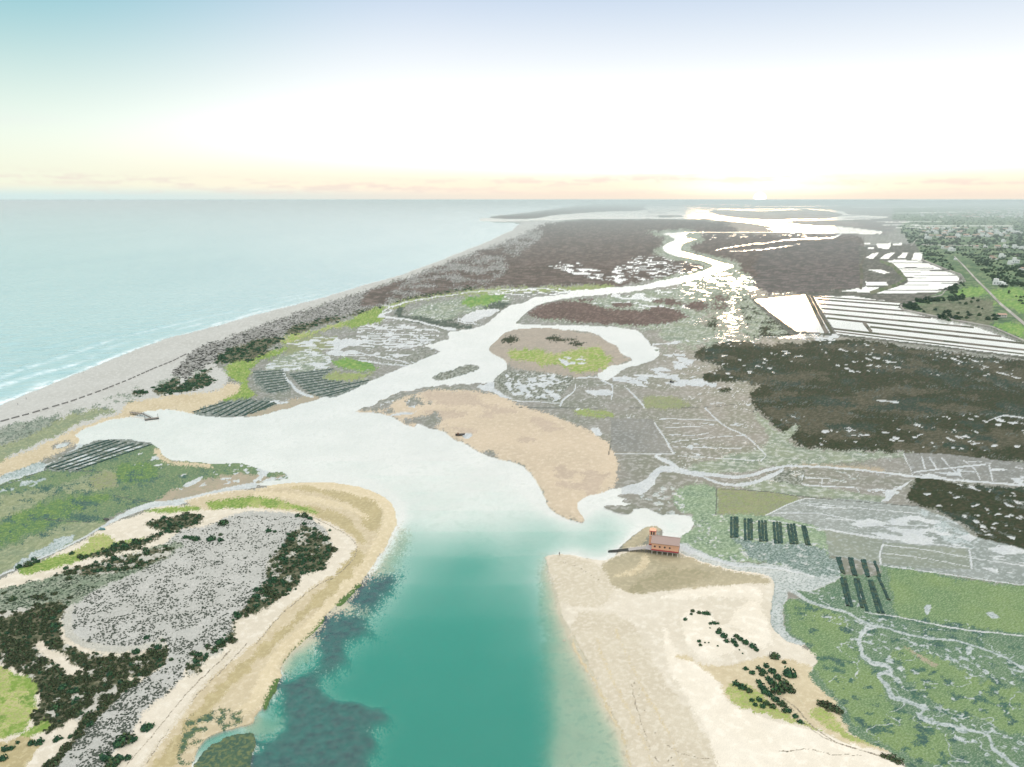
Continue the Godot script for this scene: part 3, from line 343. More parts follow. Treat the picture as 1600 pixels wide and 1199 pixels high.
	["k",1.5,1,[43.2,189.7,48.5,185.3,54.4,184,54.4,184.2,48.6,185.4,43.3,189.8]],
	["k",2,1,[73.4,185.7,81.8,187,88.1,185,95.8,184.5,95.9,184.7,88.2,185.2,81.9,187.2,73.5,186]],
	["k",2,1,[21.7,303.8,28,297.9,34.7,286.8,34.8,287,28,298.1,21.7,304]],
	["k",1,1,[37.1,222.2,40.1,215.5,39.1,197.3,40,181.9,45.2,181.9,40.1,203.1,38.6,218.8],2,3,0.5,["S2"]],
	["A",1.5,1,[-281.7,310,-277.1,397.7,-272.8,407.6,-266,420.2,-268.3,440.5,-266.2,461.3,-263,478.5,-248.7,474.5,-227.2,469.1,-217.4,458.8,-212.2,448.8,-201.8,438.1,-188,434.7,-174.7,431.2,-159,432.4,-147.1,424.6,-140,419.1,-127.1,414.9,-124,407.6,-132,404.6,-138.9,398.7,-150.4,393.8,-166.1,379.9,-181.8,372,-190.7,362,-194.2,350,-197.7,322.8,-204.6,305.7,-210.8,294,-233.6,251]],
	["A7",3,1,[-272,298,-266.3,380.8,-256.9,387.2,-244.3,394.8,-238.5,409.7,-225.9,420.2,-215.4,402.6,-215.6,389.1,-237.9,383.6,-240.9,363.6,-246.6,350,-258.6,281.6]],
	["A5",2,1,[-232.2,404.6,-229.7,417,-218.9,409.7,-213.3,394.8,-221.6,391]],
	["Ag2",4,1,[-225.9,420.2,-219.9,434.7,-204.6,425.7,-199.3,409.7,-203.5,399.6,-215.4,402.6]],
	["Ag2",6,1,[-243.2,359.5,-234.6,372,-214.4,383.6,-206.4,380.8,-214.8,359.5,-220.2,336.6,-229.2,322.8,-241.9,316.3,-242.7,344]],
	["A7",3,1,[-225,316.3,-218.1,333.1,-209.3,344,-194.6,347.7,-193.4,336.6,-197.7,322.8,-204.6,305.7,-210.8,294,-224.5,276.4,-240,298]],
	["Tm",2,1,[-181.8,372,-178.6,390,-168.9,404.6,-154.1,412.8,-133.5,409.7,-126.5,412.8,-132,404.6,-138.9,398.7,-150.4,393.8,-166.1,379.9]],
	["T",1,1,[-221.3,458.8,-217.4,458.8,-211.7,447.6,-201.3,437,-187,432.4,-173.8,429,-172.5,423.5,-189,427.9,-202,432.4,-212.8,444]],
	["Ad",3,1,[-284.3,359.5,-254.2,461.3,-145.7,420.2,-168.3,385.4,-198.1,351.6,-235.9,292.3],8,8,0.33,["A","A7","Ag2"]],
	["w",1,1,[-246.3,461.3,-147.5,425.7,-129,412.8,-161.7,394.8,-176.9,390,-205.3,414.9],10,14,0.4,["A","Ad","Tm"]],
	["w",1,1,[-161.6,434.7,-126.6,417,-123.2,404.6,-139.2,399.6,-153,420.2],8,16,0.12,["A","Ad","Tm"]],
	["w",1,1,[-177.2,394.8,-175.5,403.6,-171.6,409.7,-170.9,402.6,-173.4,393.8]],
	["w",1.5,1,[-284.3,359.5,-281.5,404.6,-273.3,420.2,-270.6,431.2,-269.9,453.7,-272.3,469.1,-266,462.6,-267.3,439.3,-265.9,421.3,-272.8,407.6,-276.5,396.7,-277.4,350]],
	["wm",3,1,[-290.2,367.8,-284.8,409.7,-286.7,430.1,-279.5,437,-271.7,431.2,-272.4,412.8,-280.2,402.6,-281.4,355.5]],
	["wm",2,1,[-284.3,359.5,-276.5,396.7,-263.4,409.7,-256.2,404.6,-260.3,392.9,-269.2,385.4,-275.8,347.7],10,14,-0.05,["A","A7"]],
	["wm",3,1,[-209.9,310,-207.7,322.8,-205.1,331,-199.8,331,-197.8,324.1,-203.7,308.7,-208.7,299.2]],
	["w",0.8,1,[-139.7,400.6,-150.8,394.2,-166.4,379.8,-174,374.6,-184.2,371.5,-189.8,362.5,-192.7,349.4,-195.2,334,-198.3,321.1,-204.9,305.9,-210.7,293.7,-225.3,277.4,-223.6,275.5,-209.4,292.1,-203.6,304.3,-197,319.3,-193.8,332.2,-190.3,346.1,-186,356.6,-180.2,364.1,-170,366.2,-163,373,-148,387.8,-136.8,392.9]],
	["dk",0.3,1,[-274.9,394.3,-270.6,404.1,-264.9,419.7,-251.1,419.7,-232,416.5,-232.5,417.5,-251.7,420.7,-265.6,420.7,-271.3,405.1,-275.6,395.2]],
	["dk",0.6,1,[-206.2,380.5,-191.3,373.4,-182.3,371.7,-182.6,372.4,-191.6,374.1,-206.5,381.2]],
	["dk",0.6,1,[-224.9,349.7,-207.8,346.7,-192.9,347.4,-193.2,348,-208.1,347.3,-225.2,350.3]],
	["Ad",0.6,1,[-223.9,370.3,-221.6,372,-218.4,370.3,-220.4,368.6]],
	["Ad",0.6,1,[-218,367.8,-215.3,369.5,-211.7,366.9,-214.2,364.4]],
	["Ad",1.5,1,[-216,353.1,-211.5,356.3,-198.1,351.6,-199.2,347.7,-210.3,348.5]],
	["T",1.2,1,[-289,566.9,-279.8,578.4,-263.6,592.4,-236.3,607,-236.5,633.8,-225.1,626.9,-213.6,600.7,-221.9,574.5,-220.9,552.2,-230.7,541.6,-245.2,548.6,-258.4,552.2,-265.4,546.9,-269.6,533.1,-280,524.8,-286.5,507.5,-286.1,488.3,-275.2,474.5,-274.1,461.3,-278.2,434.7,-284.8,409.7,-290.2,367.8,-302.9,385.4,-300.7,434.7,-294,461.3,-293,495.5,-287.9,518.4,-282.3,543.4]],
	["X2",3,1,[-340,437,-342.5,499.9,-334.1,521.6,-316.8,526.5,-307.4,506,-309.9,488.3,-309.8,461.3,-313.7,455,-316.7,404.6]],
	["A7",3,1,[-320.4,409.7,-317.8,461.3,-314,474.5,-314.3,502.9,-314.6,534.8,-296,552.2,-288.7,546.9,-296.7,518.4,-297.8,467.8,-302.2,437,-306.2,390]],
	["X2",1,1,[-327.7,518.4,-319.5,552.2,-305,633.8,-298.3,741.7,-272.5,697.4,-277.2,657.9,-285.6,580.3,-300.9,543.4],12,18,0.22,["S4"]],
	["M",1,1,[-287.5,463.9,-285.9,471.8,-281.3,474.5,-276.1,466.5,-278.6,458.8,-283,457.5]],
	["w",1,1,[-286.2,465.2,-284,470.4,-279.9,470.4,-277.9,463.9,-282.1,460]],
	["B",1.5,1,[-286.8,604.9,-287.9,633.8,-288,650.5,-277.8,633.8,-269.2,607,-274.2,629.2,-274.7,675.8,-272.2,691.9,-265,657.9,-252.2,645.6,-249.9,622.4,-256.9,607,-265.3,596.5,-281.1,594.4]],
	["B",1.2,1,[-302.7,600.7,-297.9,609.2,-289.9,602.8,-289.6,594.4,-297.7,592.4]],
	["B",1.2,1,[-287.7,744.9,-286,806.2,-266.4,852.8,-250.8,840.6,-252.4,806.2,-250.5,767.6,-255.9,726.4,-264.9,717.4,-277,717.4]],
	["B",1,1,[-254.9,723.4,-255.8,754.5,-247.1,777.8,-237.2,795.3,-236.1,784.7,-241.4,738.6,-245.8,723.4]],
	["B",1,1,[-259.1,882.4,-264.3,928.3,-243.4,979,-230.4,1012.1,-215.4,1000.8,-234.7,942.9,-244.5,891.2,-248.5,865.2]],
	["B",0.8,1,[-221.1,1012.1,-210.2,1059.7,-186.8,1132.7,-161.2,1224.3,-107.8,1312.4,-45.5,1387,-60.6,1341.3,-123.3,1249.5,-171.3,1154.3,-194.9,1072.3,-210.6,1017.8]],
	["M",1.5,1,[-214.1,633.8,-231.5,670.6,-228.2,705.9,-228.7,741.7,-215,791.8,-193.5,828.9,-177.8,891.2,-159.7,963.2,-164.5,1047.4,-97.5,1184.4,-10.4,1266.8,30.8,1249.5,-9.2,1111.8,-24.6,989.8,-46,923.5,-74.1,891.2,-70.7,848.7,-91.3,809.9,-74.5,774.4,-91,723.4,-108.5,678.4,-122.4,636.1,-134,609.2,-149.2,586.3,-157.5,570.7,-173.6,543.4,-182.4,534.8,-214.3,534.8,-220.9,552.2,-208.8,586.3,-203.5,600.7]],
	["Tm",1.5,1,[-183.3,552.2,-174.5,570.7,-161.2,594.4,-151.1,594.4,-149.2,586.3,-157.5,570.7,-173.6,543.4,-181.9,533.1,-191.5,534.8]],
	["G",2,1,[-265.7,703,-246.6,735.5,-242.8,774.4,-227.1,825,-217.7,809.9,-233.7,754.5,-240.1,705.9,-228.4,657.9,-217,620.1,-202.5,600.7,-206.8,580.3,-222.6,576.4,-218.7,600.7,-226.9,633.8,-245.1,657.9]],
	["G2",1.5,1,[-254.2,865.2,-242.2,882.4,-220.2,947.9,-196.8,989.8,-189.7,953,-224.5,900.2,-233.3,848.7,-243.4,809.9]],
	["G",1.5,1,[-205.5,953,-204.4,1029.4,-187,1105,-170.6,1047.4,-164.7,984.3,-176.9,947.9,-192.7,928.3]],
	["G4",1.2,1,[-188.1,1111.8,-157.1,1192.2,-104.1,1266.8,-44,1341.3,56.3,1371.4,184,1402.9,180,1371.4,86.2,1312.4,0,1284.7,-82.2,1249.5,-136.6,1184.4,-170.3,1085.1]],
	["A2",2,1,[-225.6,697.4,-228.7,741.7,-213.2,784.7,-194.3,774.4,-175.9,741.7,-168.8,697.4,-200.5,681.1,-216.9,678.4]],
	["w",1,1,[-225.6,697.4,-228.7,741.7,-213.2,784.7,-194.3,774.4,-175.9,741.7,-168.8,697.4,-200.5,681.1],22,14,0.08,["A2"]],
	["A5",3,1,[-235,828.9,-224.3,869.4,-196.2,856.9,-182.5,809.9,-194.3,774.4,-213.2,784.7,-224.2,754.5]],
	["G3",2,1,[-171.7,723.4,-165.9,738.6,-140.1,726.4,-121.4,694.6,-131.8,681.1,-162.4,703]],
	["G4",2,1,[-165.7,655.4,-160.4,681.1,-129.9,670.6,-120.8,683.7,-126.4,657.9,-142.7,643.2]],
	["A2",2,1,[-138.5,1047.4,-130,1125.6,-70.1,1216.1,-10.3,1258.1,0,1184.4,-26.7,1078.7,-68.5,1035.3,-89.2,979,-123,989.8]],
	["G3",2,1,[-78,1184.4,-41.7,1266.8,-10.5,1275.7,-14.8,1200.1,-37.6,1139.8,-59.6,1111.8]],
	["Kd",1,1,[-165,1098.3,-154.1,1111.8,-147.3,1035.3,-127,1023.6,-90.2,989.8,-72.9,1000.8,-76.7,973.7,-104.4,968.4,-150.8,1012.1]],
	["Kd",0.6,1,[-41,1105,-23.9,1161.7,-2.8,1147,-13.5,1091.7,-34.5,1098.3]],
	["Kd",1,1,[-129.8,979,-88.8,973.7,-46.7,938,-49.4,914,-64.9,918.7,-110.1,947.9]],
	["w",1.5,1,[-67.2,989.8,-49,1078.7,-16.1,1085.1,-33.5,1012.1,-52.5,973.7]],
	["w",0.5,1,[-72.2,1017.2,-68.1,975.3,-43.4,949.2,-43.5,956.7,-68.2,982.7,-71,1018.4]],
	["w",1,1,[-175.6,1054.5,-173,1105.5,-153,1161.8,-102.1,1242.7,-42.8,1305.8,32.9,1336.4,33.1,1346.2,-43.4,1319,-103.4,1256.3,-155.3,1176.6,-175.6,1118.2,-178.2,1064.9]],
	["w",0.8,1,[-170.6,1118.6,-190.5,1130.3,-168.3,1073.8,-178,1046.6,-176.5,1013.9,-130.4,981.8,-84.4,921.2,-66.4,904.8,-67.3,923.4,-85.2,935.4,-132,997.9,-179.2,1033.4,-173.1,1024.3,-164.8,1070.7,-186.5,1121,-168.8,1105.1]],
	["w",2,1,[-186.8,938,-151.7,963.2,-81.5,891.2,-94.6,809.9,-125.7,791.8,-169.7,848.7],20,14,0.05,["M"]],
	["w",2,1,[-248.8,828.9,-199.8,856.9,-132.3,791.8,-101.5,757.7,-149.2,741.7,-195.9,781.2],30,18,0.16,["M","A5"]],
	["w",2,1,[-195.6,828.9,-187.4,848.7,-159.7,840.6,-154.8,825,-170.9,802.6,-176.3,781.2,-156.1,777.8,-152.9,761,-177.6,757.7,-185.5,764.3,-183.9,791.8]],
	["w",0.7,1,[-169.4,845.8,-153.7,818.2,-135.9,814.4,-100.6,803.3,-96.4,830.2,-118.6,894,-118.6,888.3,-97.1,827.5,-101.3,809.2,-136.9,820.4,-154.6,824.2,-170,851.6]],
	["w",0.7,1,[-154.4,768.4,-124,739.3,-99.9,721,-100.4,725.7,-124.6,744.2,-155.2,773.6]],
	["w",0.7,1,[-146.9,729.7,-119.6,711.9,-96.3,703.3,-96.9,708.4,-120.3,717.1,-147.8,735.2]],
	["w",0.7,1,[-106.4,879.4,-93.5,846.5,-91.4,825,-90.3,825,-93.1,850.9,-106.5,885.4]],
	["A3",1,1,[-114.2,757.7,-92.6,791.8,-71.2,774.4,-91.4,726.4,-106.6,726.4],12,12,0,["M"]],
	["w",1,1,[-43.1,1312.4,55.8,1361.2,107.8,1312.4,30.2,1224.3,-19.5,1184.4],26,26,0.1,["A2","M","G4"]],
	["Br",1,1,[-231.8,678.4,-230.9,686.4,-206.7,686.4,-191.6,652.9,-179.5,611.3,-194.8,600.7,-212.6,629.2]],
	["Br",1,1,[-197.2,673.2,-162.3,694.6,-163.6,657.9,-142.2,640.8,-121.3,648,-137.6,590.3,-156.1,594.4,-179.3,633.8]],
	["Br",1.5,1,[-229.8,541.6,-220.5,570.7,-205.7,584.3,-180.6,578.4,-180.6,555.8,-193.2,533.1,-211.4,533.1]],
	["Br",2,1,[-268,422.4,-268.1,461.3,-259.6,479.9,-225.9,469.1,-235.3,455,-244.4,434.7,-247.9,419.1]],
	["w",0,1,[-265.4,422.4,-254.9,455,-226.5,470.4,-234.1,452.5,-247.2,419.1],40,5,0.12,["Br"]],
	["w",0.8,1,[-204,677.4,-194.5,650.2,-184.6,630.7,-174,607.9,-161.5,590.6,-154.5,587.3,-155.8,593.4,-162.8,598.3,-174.6,614.8,-184.7,636.9,-194.2,655.7,-203.5,679.4]],
	["w",1,1,[-185.3,574.5,-172.3,580.3,-164.1,586.3,-173.4,566.9],10,8,0,["M","Tm","Br"]],
	["S",1,1,[-136.1,390,-125.7,397.7,-113.3,400.6,-97.4,399.6,-81.5,392.9,-66.3,379.1,-58.2,362,-55.5,347.7,-55.5,329.6,-57.1,313.1,-59.9,292.9,-62.8,281,-66.9,268.6,-69.1,259.3,-71.3,247.6,-75.2,237.2,-76.1,229.7,-74.9,222.6,-75.5,214.2,-75.7,207.3,-76.4,203.4,-76.3,200.2,-86.4,194.6,-88,189.2,-86.9,181.9,-77.2,153.9,-154.4,153.9,-228.5,244.7,-207.2,288.5,-196.9,316.3,-193.4,325.5,-190,344.7,-182.5,354.7,-176.6,366.1,-160.9,366.9,-167.5,372.9,-151.8,386.3]],
	["T",1,1,[-136.1,390,-125.7,397.7,-113.3,400.6,-97.4,399.6,-81.5,392.9,-66.3,379.1,-58.2,362,-55.5,347.7,-55.5,329.6,-57.1,313.1,-59.9,292.9,-62.8,281,-66.9,268.6,-69.1,259.3,-71.3,247.6,-75.2,237.2,-76.1,229.7,-74.9,222.6,-75.5,214.2,-75.7,207.3,-76.4,203.4,-76.3,200.2,-86.4,194.6,-88,189.2,-86.9,181.9,-77.2,153.9,-93.9,153.9,-99.2,180.4,-99.3,185.1,-98.2,198.5,-96.7,219.2,-88.8,242.3,-86,259.3,-84.4,266.2,-77.1,285.8,-70.1,295.2,-67.4,308.7,-69.4,321.5,-73.9,329.6,-82.6,340.3,-97.1,352.4,-114.6,359.5,-127.1,362,-143,362,-151.6,359.5,-160.6,366.1,-165.8,371.2,-150.8,383.6]],
	["T4",2,1,[-136.1,390,-125.7,397.7,-113.3,400.6,-97.4,399.6,-81.5,392.9,-66.3,379.1,-58.2,362,-55.5,347.7,-55.5,329.6,-57.1,313.1,-59.9,292.9,-62.8,281,-66.9,268.6,-69.1,259.3,-71.3,247.6,-76,236,-77.3,225.7,-81.4,222.2,-79.5,240.7,-74.4,255.3,-69.8,276.4,-64.6,300.9,-61.3,329.6,-61.9,351.6,-69.3,367.8,-83.2,380.8,-102.1,390,-122.8,391]],
	["T2",3,1,[-119.9,392.9,-111.8,394.8,-97.3,387.2,-83.4,381.7,-69.1,370.3,-63.2,353.9,-63.1,335.2,-71.3,344,-76.3,362,-95.5,379.1,-107.7,385.4]],
	["T4",2,1,[-134.3,384.5,-120.6,383.6,-98.8,376.4,-83.8,367.8,-71.9,355.5,-68.9,347.7,-80.5,359.5,-100.4,369.5,-118.3,375.5,-132,377.3]],
	["T2",3,1,[-116.1,367.8,-98.9,363.6,-80.8,353.1,-71.4,336.6,-64.5,322.8,-69,324.1,-79.2,338.1,-94.8,353.1,-111.2,362]],
	["T2",5,1,[-70.6,303.9,-67.5,316.3,-63.5,310,-67.7,284.2,-74.3,264.3,-80.6,244.7,-84.7,229.3,-89.1,212.3,-92,194.6,-92.1,181.9,-97.3,181.9,-95.9,197.3,-92.9,217.2,-85.9,239.9,-78.5,262]],
	["T4",2,1,[-78.3,225.7,-74.7,224,-75.3,215.5,-76.8,207.6,-80.6,201.6,-83.5,203.1,-80.7,210.7,-81.3,218.8]],
	["A8",2,1,[-74.7,195.7,-80.9,194.6,-84.9,190.5,-86.5,185.3,-86.5,181.9,-76.3,153.9,-63.6,153.9,-70.9,181.9,-73.4,194]],
	["A8",2,1,[-95.4,203.1,-88.8,206.1,-78.2,203.1,-80.9,194.6,-86,184.1,-90.4,181.9,-94.7,194.6],5,5,0.18,["T","T2","T4"]],
	["G5",1.5,1,[-74.8,222.2,-74.1,217.2,-74.3,211.7,-74.6,206.1,-75.5,206.7,-76.2,213.9,-75.7,220.5]],
	["G5",1.2,1,[-66.9,268.6,-65.5,273.4,-62.8,281,-61.7,285.8,-59.9,284.7,-62.1,277.5,-64.5,269,-66.2,267.6]],
	["G5",0.8,1,[-69.4,259.7,-70.4,252.1,-71.5,247.8,-75.3,237.3,-76.1,230.9,-75.9,230.7,-75.1,237,-71.1,247.4,-69.8,251.5,-68.7,258.9]],
	["G",2,1,[-154.8,369.5,-149.2,374.6,-132.3,378.2,-117.6,372.9,-106,366.1,-94.6,356.3,-104,358.7,-114.4,362,-127.6,363.6,-143,362,-149.7,362.8]],
	["Tg",3,1,[-131.5,375.5,-115.4,371.2,-102.1,363.6,-94.6,356.3,-103.8,357.9,-121,362.8,-131.1,364.4]],
	["G",1.5,1,[-127.8,371.2,-122.7,373.8,-117.2,369.5,-118.1,363.6,-123.8,363.6]],
	["G",1.5,1,[-111.2,367.8,-105.5,364.4,-95.7,357.1,-101.1,357.1,-108.7,362]],
	["G",1.5,1,[-181.2,358.7,-172.7,364.4,-156.7,364.4,-154.4,360.3,-162,357.9,-172.3,356.3]],
	["G",2,1,[-205.9,298,-201.2,304.5,-193.4,312.5,-182.5,315.6,-173.2,325.5,-164,327.5,-166.1,319.5,-176,311.2,-185.9,301.5,-195,294,-200.5,292.3]],
	["Tg",2,1,[-193.4,310,-189.1,322.8,-192.3,326.2,-187.5,331,-177.6,322.8,-179.3,315,-185.7,311.2]],
	["D",2,1,[-153,332.4,-141.2,340.3,-133.9,353.9,-115.9,356.3,-98.4,349.3,-85.5,333.1,-81.6,322.8,-88.1,308.7,-88.8,300.9,-92.3,289.6,-98.5,276.4,-99,266.7,-100.4,255.3,-99.1,247.6,-101.9,238.7,-106.5,231.9,-106.8,227.5,-105.4,220.5,-105.7,214.9,-109.4,205.5,-109.3,199.3,-109.1,191.8,-110.3,181.9,-103,153.9,-115.1,153.9,-123.4,181.9,-123.6,189.2,-122.2,199.6,-120.5,211.7,-115.4,222.2,-113.9,229.3,-119.3,239.9,-123.7,236,-133.7,234.1,-143.9,237.2,-154.1,243.9,-162.2,253.1,-166.1,262.9,-169.6,276.4,-168.9,289.6,-162.8,303.9,-154.7,316.3]],
	["D2",3,1,[-217.6,251,-201.1,279,-190.1,285.8,-179.8,295.2,-165.1,308.7,-151.3,321.5,-144.8,319.5,-147.9,300.9,-156.7,285.8,-162.1,276.4,-165.9,264.3,-176,262,-188.8,259.7,-209.8,240.7]],
	["D3",1.5,1,[-162,253.1,-165.6,262.9,-164.2,265.7,-159.9,255.3,-152.8,244.7,-144.2,239.9,-134.3,237.6,-123.3,239.9,-122.1,244.7,-120.6,238.7,-129.5,234.5,-138.2,234.5,-148,238.7,-155.7,244.7]],
	["B",3,1,[-211.3,242.7,-189.7,261.1,-179.8,264.3,-171.7,269,-166.5,262,-162.1,251,-153.5,240.7,-144.8,234.9,-132.9,232.6,-124.2,232.3,-120,239.9,-113.9,229.3,-116,223.6,-119.4,215.5,-120.1,210.7,-122.2,199.6,-122.9,187.9,-122.7,179.2,-127,179.2,-125,191.8,-130.2,198.8,-130.9,196.8,-133.3,194.6,-141.3,200.2,-143.4,207.6,-149.5,215.5,-159.7,224,-168.9,228.6,-190.7,215.5]],
	["S",3,1,[-164.7,239.9,-161.2,240.7,-156.3,236,-150.7,233.8,-144,227.5,-138.9,225.7,-139.5,222.9,-143.2,222.2,-149.3,227.5,-153.9,231.1,-161.1,236.8]],
	["S",1,1,[-122,218.8,-122,222.2,-120,217.2]],
	["S",2,1,[-130.7,197.3,-129.7,199.6,-126.9,199.3,-125.4,194.6,-125.6,190.5,-126.2,185.3,-126.3,178,-131.4,178,-130.6,185.3,-129,191.8]],
	["Tg",3,1,[-188.2,212.3,-168.2,227.5,-159.1,222.2,-149.5,213.9,-143.7,206.7,-141.5,197.3,-143.1,194,-145.4,191.8,-163.1,179.2]],
	["G",2,1,[-185.4,222.2,-168.2,227.5,-159.1,222.9,-148.5,213.9,-143.3,206.1,-141.6,194.6,-145.4,191.8],10,10,0,["Tg"]],
	["G",2,1,[-162.8,224,-157.6,222.2,-149.5,217.2,-147.6,212.3,-154.5,217.2,-160.7,220.5]],
	["G",2,1,[-141.6,194.6,-139,197.9,-136.6,200.2,-134,197.3,-136.7,194,-139.4,192.4]],
	["T2",3,1,[-153.6,178,-144.6,190.5,-139,193.2,-133.7,190.5,-131.7,184.1,-132.4,176.8]],
	["B",1.5,1,[-173.2,342.5,-168.5,347.7,-158.5,353.1,-150.4,353.9,-147.2,344,-149.6,338.8,-157.9,331.7,-166.6,336.6]],
	["B",3,1,[-185.4,293.5,-175.5,302.1,-160,312.5,-148.2,315.6,-147,306.3,-152.8,296.9,-163.3,291.2,-176.7,289.6]],
	["B",2,1,[-176.4,317.6,-167.6,322.8,-164.1,331,-158.8,331,-160.4,322.8,-166.1,313.7,-174.5,308.1,-183,305.1]],
	["B",2.5,1,[-102,331,-96,339.5,-88.2,332.4,-82,324.1,-78.5,317.6,-77.3,305.1,-78.4,296.9,-85.8,289.6,-84.8,283.1,-87.7,273.4,-90.5,266.2,-94.8,261.1,-98.7,258.4,-99.6,251,-97.2,244.7,-98.4,234.9,-101.9,230,-102,222.2,-104.2,221.5,-106.7,227.1,-105.2,233,-101.3,239.9,-99.3,248,-101.6,256.6,-99.8,267.6,-99.3,279,-98.8,289.6,-102.7,298,-100.9,315]],
	["k",0.8,1,[-96.7,350.5,-84,339.2,-74.3,328.6,-69.6,320.7,-67.8,310.1,-69.5,298.2,-72.1,292,-71.8,291.6,-69.2,297.8,-67.5,309.8,-69.4,320.9,-74.3,329.2,-84,339.9,-96.7,351.2]],
	["k",0.8,1,[-71.6,289.8,-76.8,284.4,-83.5,266.8,-85.9,258.5,-88.4,240.8,-88.2,240.6,-85.6,258.2,-83.2,266.5,-76.6,284,-71.4,289.4]],
	["k",1.2,1,[-95.5,236.9,-98.3,225.9,-101.2,212.4,-101.8,204.7,-102.5,197.4,-103.4,189.3,-104.4,181.9,-104.2,174.6,-104,174.5,-104.2,181.8,-103.2,189.1,-102.3,197.3,-101.6,204.5,-100.9,212.2,-98,225.6,-95.2,236.7]],
	["k",1.2,1,[-91.7,240.8,-95.1,223,-98.6,206.2,-99.5,190.6,-99.5,181.9,-99.3,181.8,-99.3,190.5,-98.4,206,-94.9,222.8,-91.5,240.6]],
	["S2",1.5,1,[-94.2,239.1,-97.2,222.6,-99.2,204.9,-100.3,188.1,-100.2,178.2,-99.5,177.8,-99.7,187.7,-98.5,204.3,-96.5,221.9,-93.5,238.3]],
	["D3",3,1,[-233.2,271.5,-174.6,276.4,-120.5,244.7,-113.1,227.5,-118,181.6,-164.8,222.2,-190.7,215.5],9,9,0.32,["B"]],
	["D3",3,1,[-101.2,336.6,-80.3,329.6,-74.7,298,-88.4,271.5,-102.3,220.5,-108,229.3],7,7,0.28,["B"]],
	["D3",3,1,[-188,298,-151.3,322.8,-146,303.9,-175.3,286.9],7,7,0.25,["B"]],
	["wm",2,1,[109.7,276.4,181.9,248.8,214.2,240.7,146.9,153.9,107.5,174.5,97.6,194.8],30,26,2.011,["Ar","Ag","Ad"]],
	["Ad",2,1,[-284.3,359.5,-254.2,461.3,-145.7,420.2,-168.3,385.4,-198.1,351.6,-235.9,292.3],34,34,2.014,["A","A7","Ag2"]],
	["w",2,1,[-236.2,741.7,-193.5,828.9,-164,989.8,-97.5,1184.4,-10.3,1249.5,-32.8,989.8,-91.4,726.4,-164.1,697.4],60,50,2.014,["M","A2"]],
	["wm",2,1,[91.4,461.3,163.1,474.5,237.1,442.8,213.6,409.7,154.8,394.8,110.1,394.8,90,414.9],40,30,2.014,["A2","M","A3"]],
]
var BANKS := [
	["d",0.45,[478.4,1232.2,531.8,1193.8,581.9,1157.6,586,1165.8,535.6,1202.4,482,1241.4]],
	["d",0.45,[469.1,1194.6,518,1156.5,564,1120.8,568.8,1130.5,522.6,1166.9,473.4,1205.6]],
	["d",0.45,[451.7,1141.6,497.2,1103.4,539.7,1067.5,544.5,1077,501.7,1113.5,456,1152.5]],
	["d",0.45,[436.8,1093.4,492.4,1045.9,543.4,1002.2,548,1010.6,496.7,1055,440.8,1103.3]],
	["d",0.45,[418.8,1042.2,490.3,979.8,554,924.2,558.8,932.3,494.8,988.9,422.9,1052.5]],
	["d",0.45,[407.8,1001.4,483.3,926.4,548.6,861.5,553.4,869,487.8,935,412,1011.5]],
	["d",0.45,[431.5,928.3,492,869.5,545.5,817.4,550.5,825,496.8,878,436,938]],
	["d",0.45,[381.1,914,457.1,842.7,522.4,781.3,527,788.2,461.4,850.7,385,923.4]],
	["d",0.45,[376.7,895.7,448.3,823.1,509.5,761,511.7,764.3,450.4,826.9,378.6,900.2]],
	["d",0.45,[545.5,817.4,586.2,720.4,591,726.3,550.5,824.9]],
	["d",0.45,[522.2,781,545.4,667.8,549.9,673.4,527.3,788.5]],
	["d",0.45,[437.4,961.9,414.8,890.1,422.2,901.3,445.7,975]],
	["d",0.45,[477.5,1266.1,407.7,1040.6,359.2,881.7,366.5,891.8,416.7,1054.2,489.3,1285.5]],
	["d",0.45,[479.5,1251.4,412.7,1036.3,366.9,882.9,372.1,890.6,419.1,1046.3,487.7,1264.9]],
	["r",1.5,[561.6,1121.2,622,1179.6,688,1244.3,727.2,1307.1,851.2,1464.9,921.7,1606,969.1,1759,1056.6,2028,1042.3,2002,957.6,1739,912.2,1590,856.2,1475.8,732.2,1317.7,693,1254.7,626.7,1189.3,565.6,1130.1]],
	["r",1.5,[558.1,1115.4,542.8,1074.4,544.9,1055.1,557,996.7,575.7,924.8,564.1,875.1,553.5,829.9,557.6,739.5,561.1,744,557.4,835.6,568.2,881,580.2,931.8,561.7,1004.9,549.8,1064.3,547.7,1083,562.4,1122]],
	["d",0.45,[601.4,1339.5,717.7,1598,815.9,1830,965.3,2148,1069.6,2385,1200.2,2731,1346.3,3079,1338.6,3067,1186.7,2705,1057.4,2363,968.3,2162,815.2,1842,711.2,1598,598.6,1343]],
	["g",0.6,[582.4,1263.4,681.5,1383.2,763.9,1512,843.6,1702,911.4,1876,937.8,2002,909,1943,870.1,1797,807.5,1640,765,1526,699,1423.1,600.3,1306.7]],
	["r",1.5,[1188.1,2116,1038.4,1806,887,1496.3,776.6,1266.4,713.9,1137.9,626.4,945.4,485.2,640.2,495.2,651.1,638.3,960.7,727.2,1156.2,790,1285.1,901,1517,1054.3,1830,1205.3,2144]],
	["r",1.5,[1307,2585,1563,3050,1929,3720,1951,3767,1584,3096,1323.9,2624]],
	["r",1.5,[1379.6,2660,1466.9,2623,1552,2623,1574,2660,1487.4,2660,1399.2,2698]],
]
var SHORE := [-367.3,414.9,-376.9,488.3,-382.9,563.1,-384,622.4,-385.3,683.7,-385.3,767.6,-383.6,836.7,-362.2,928.3,-342.5,1035.3,-308.3,1169.2,-285,1284.7,-266.5,1413.7,-231.2,1571,-218.2,1670,-188.7,1931,-171.3,2106,-138.3,2436,-84.3,2976,-42.8,3534,0,3980,22,4554,48.7,5037]
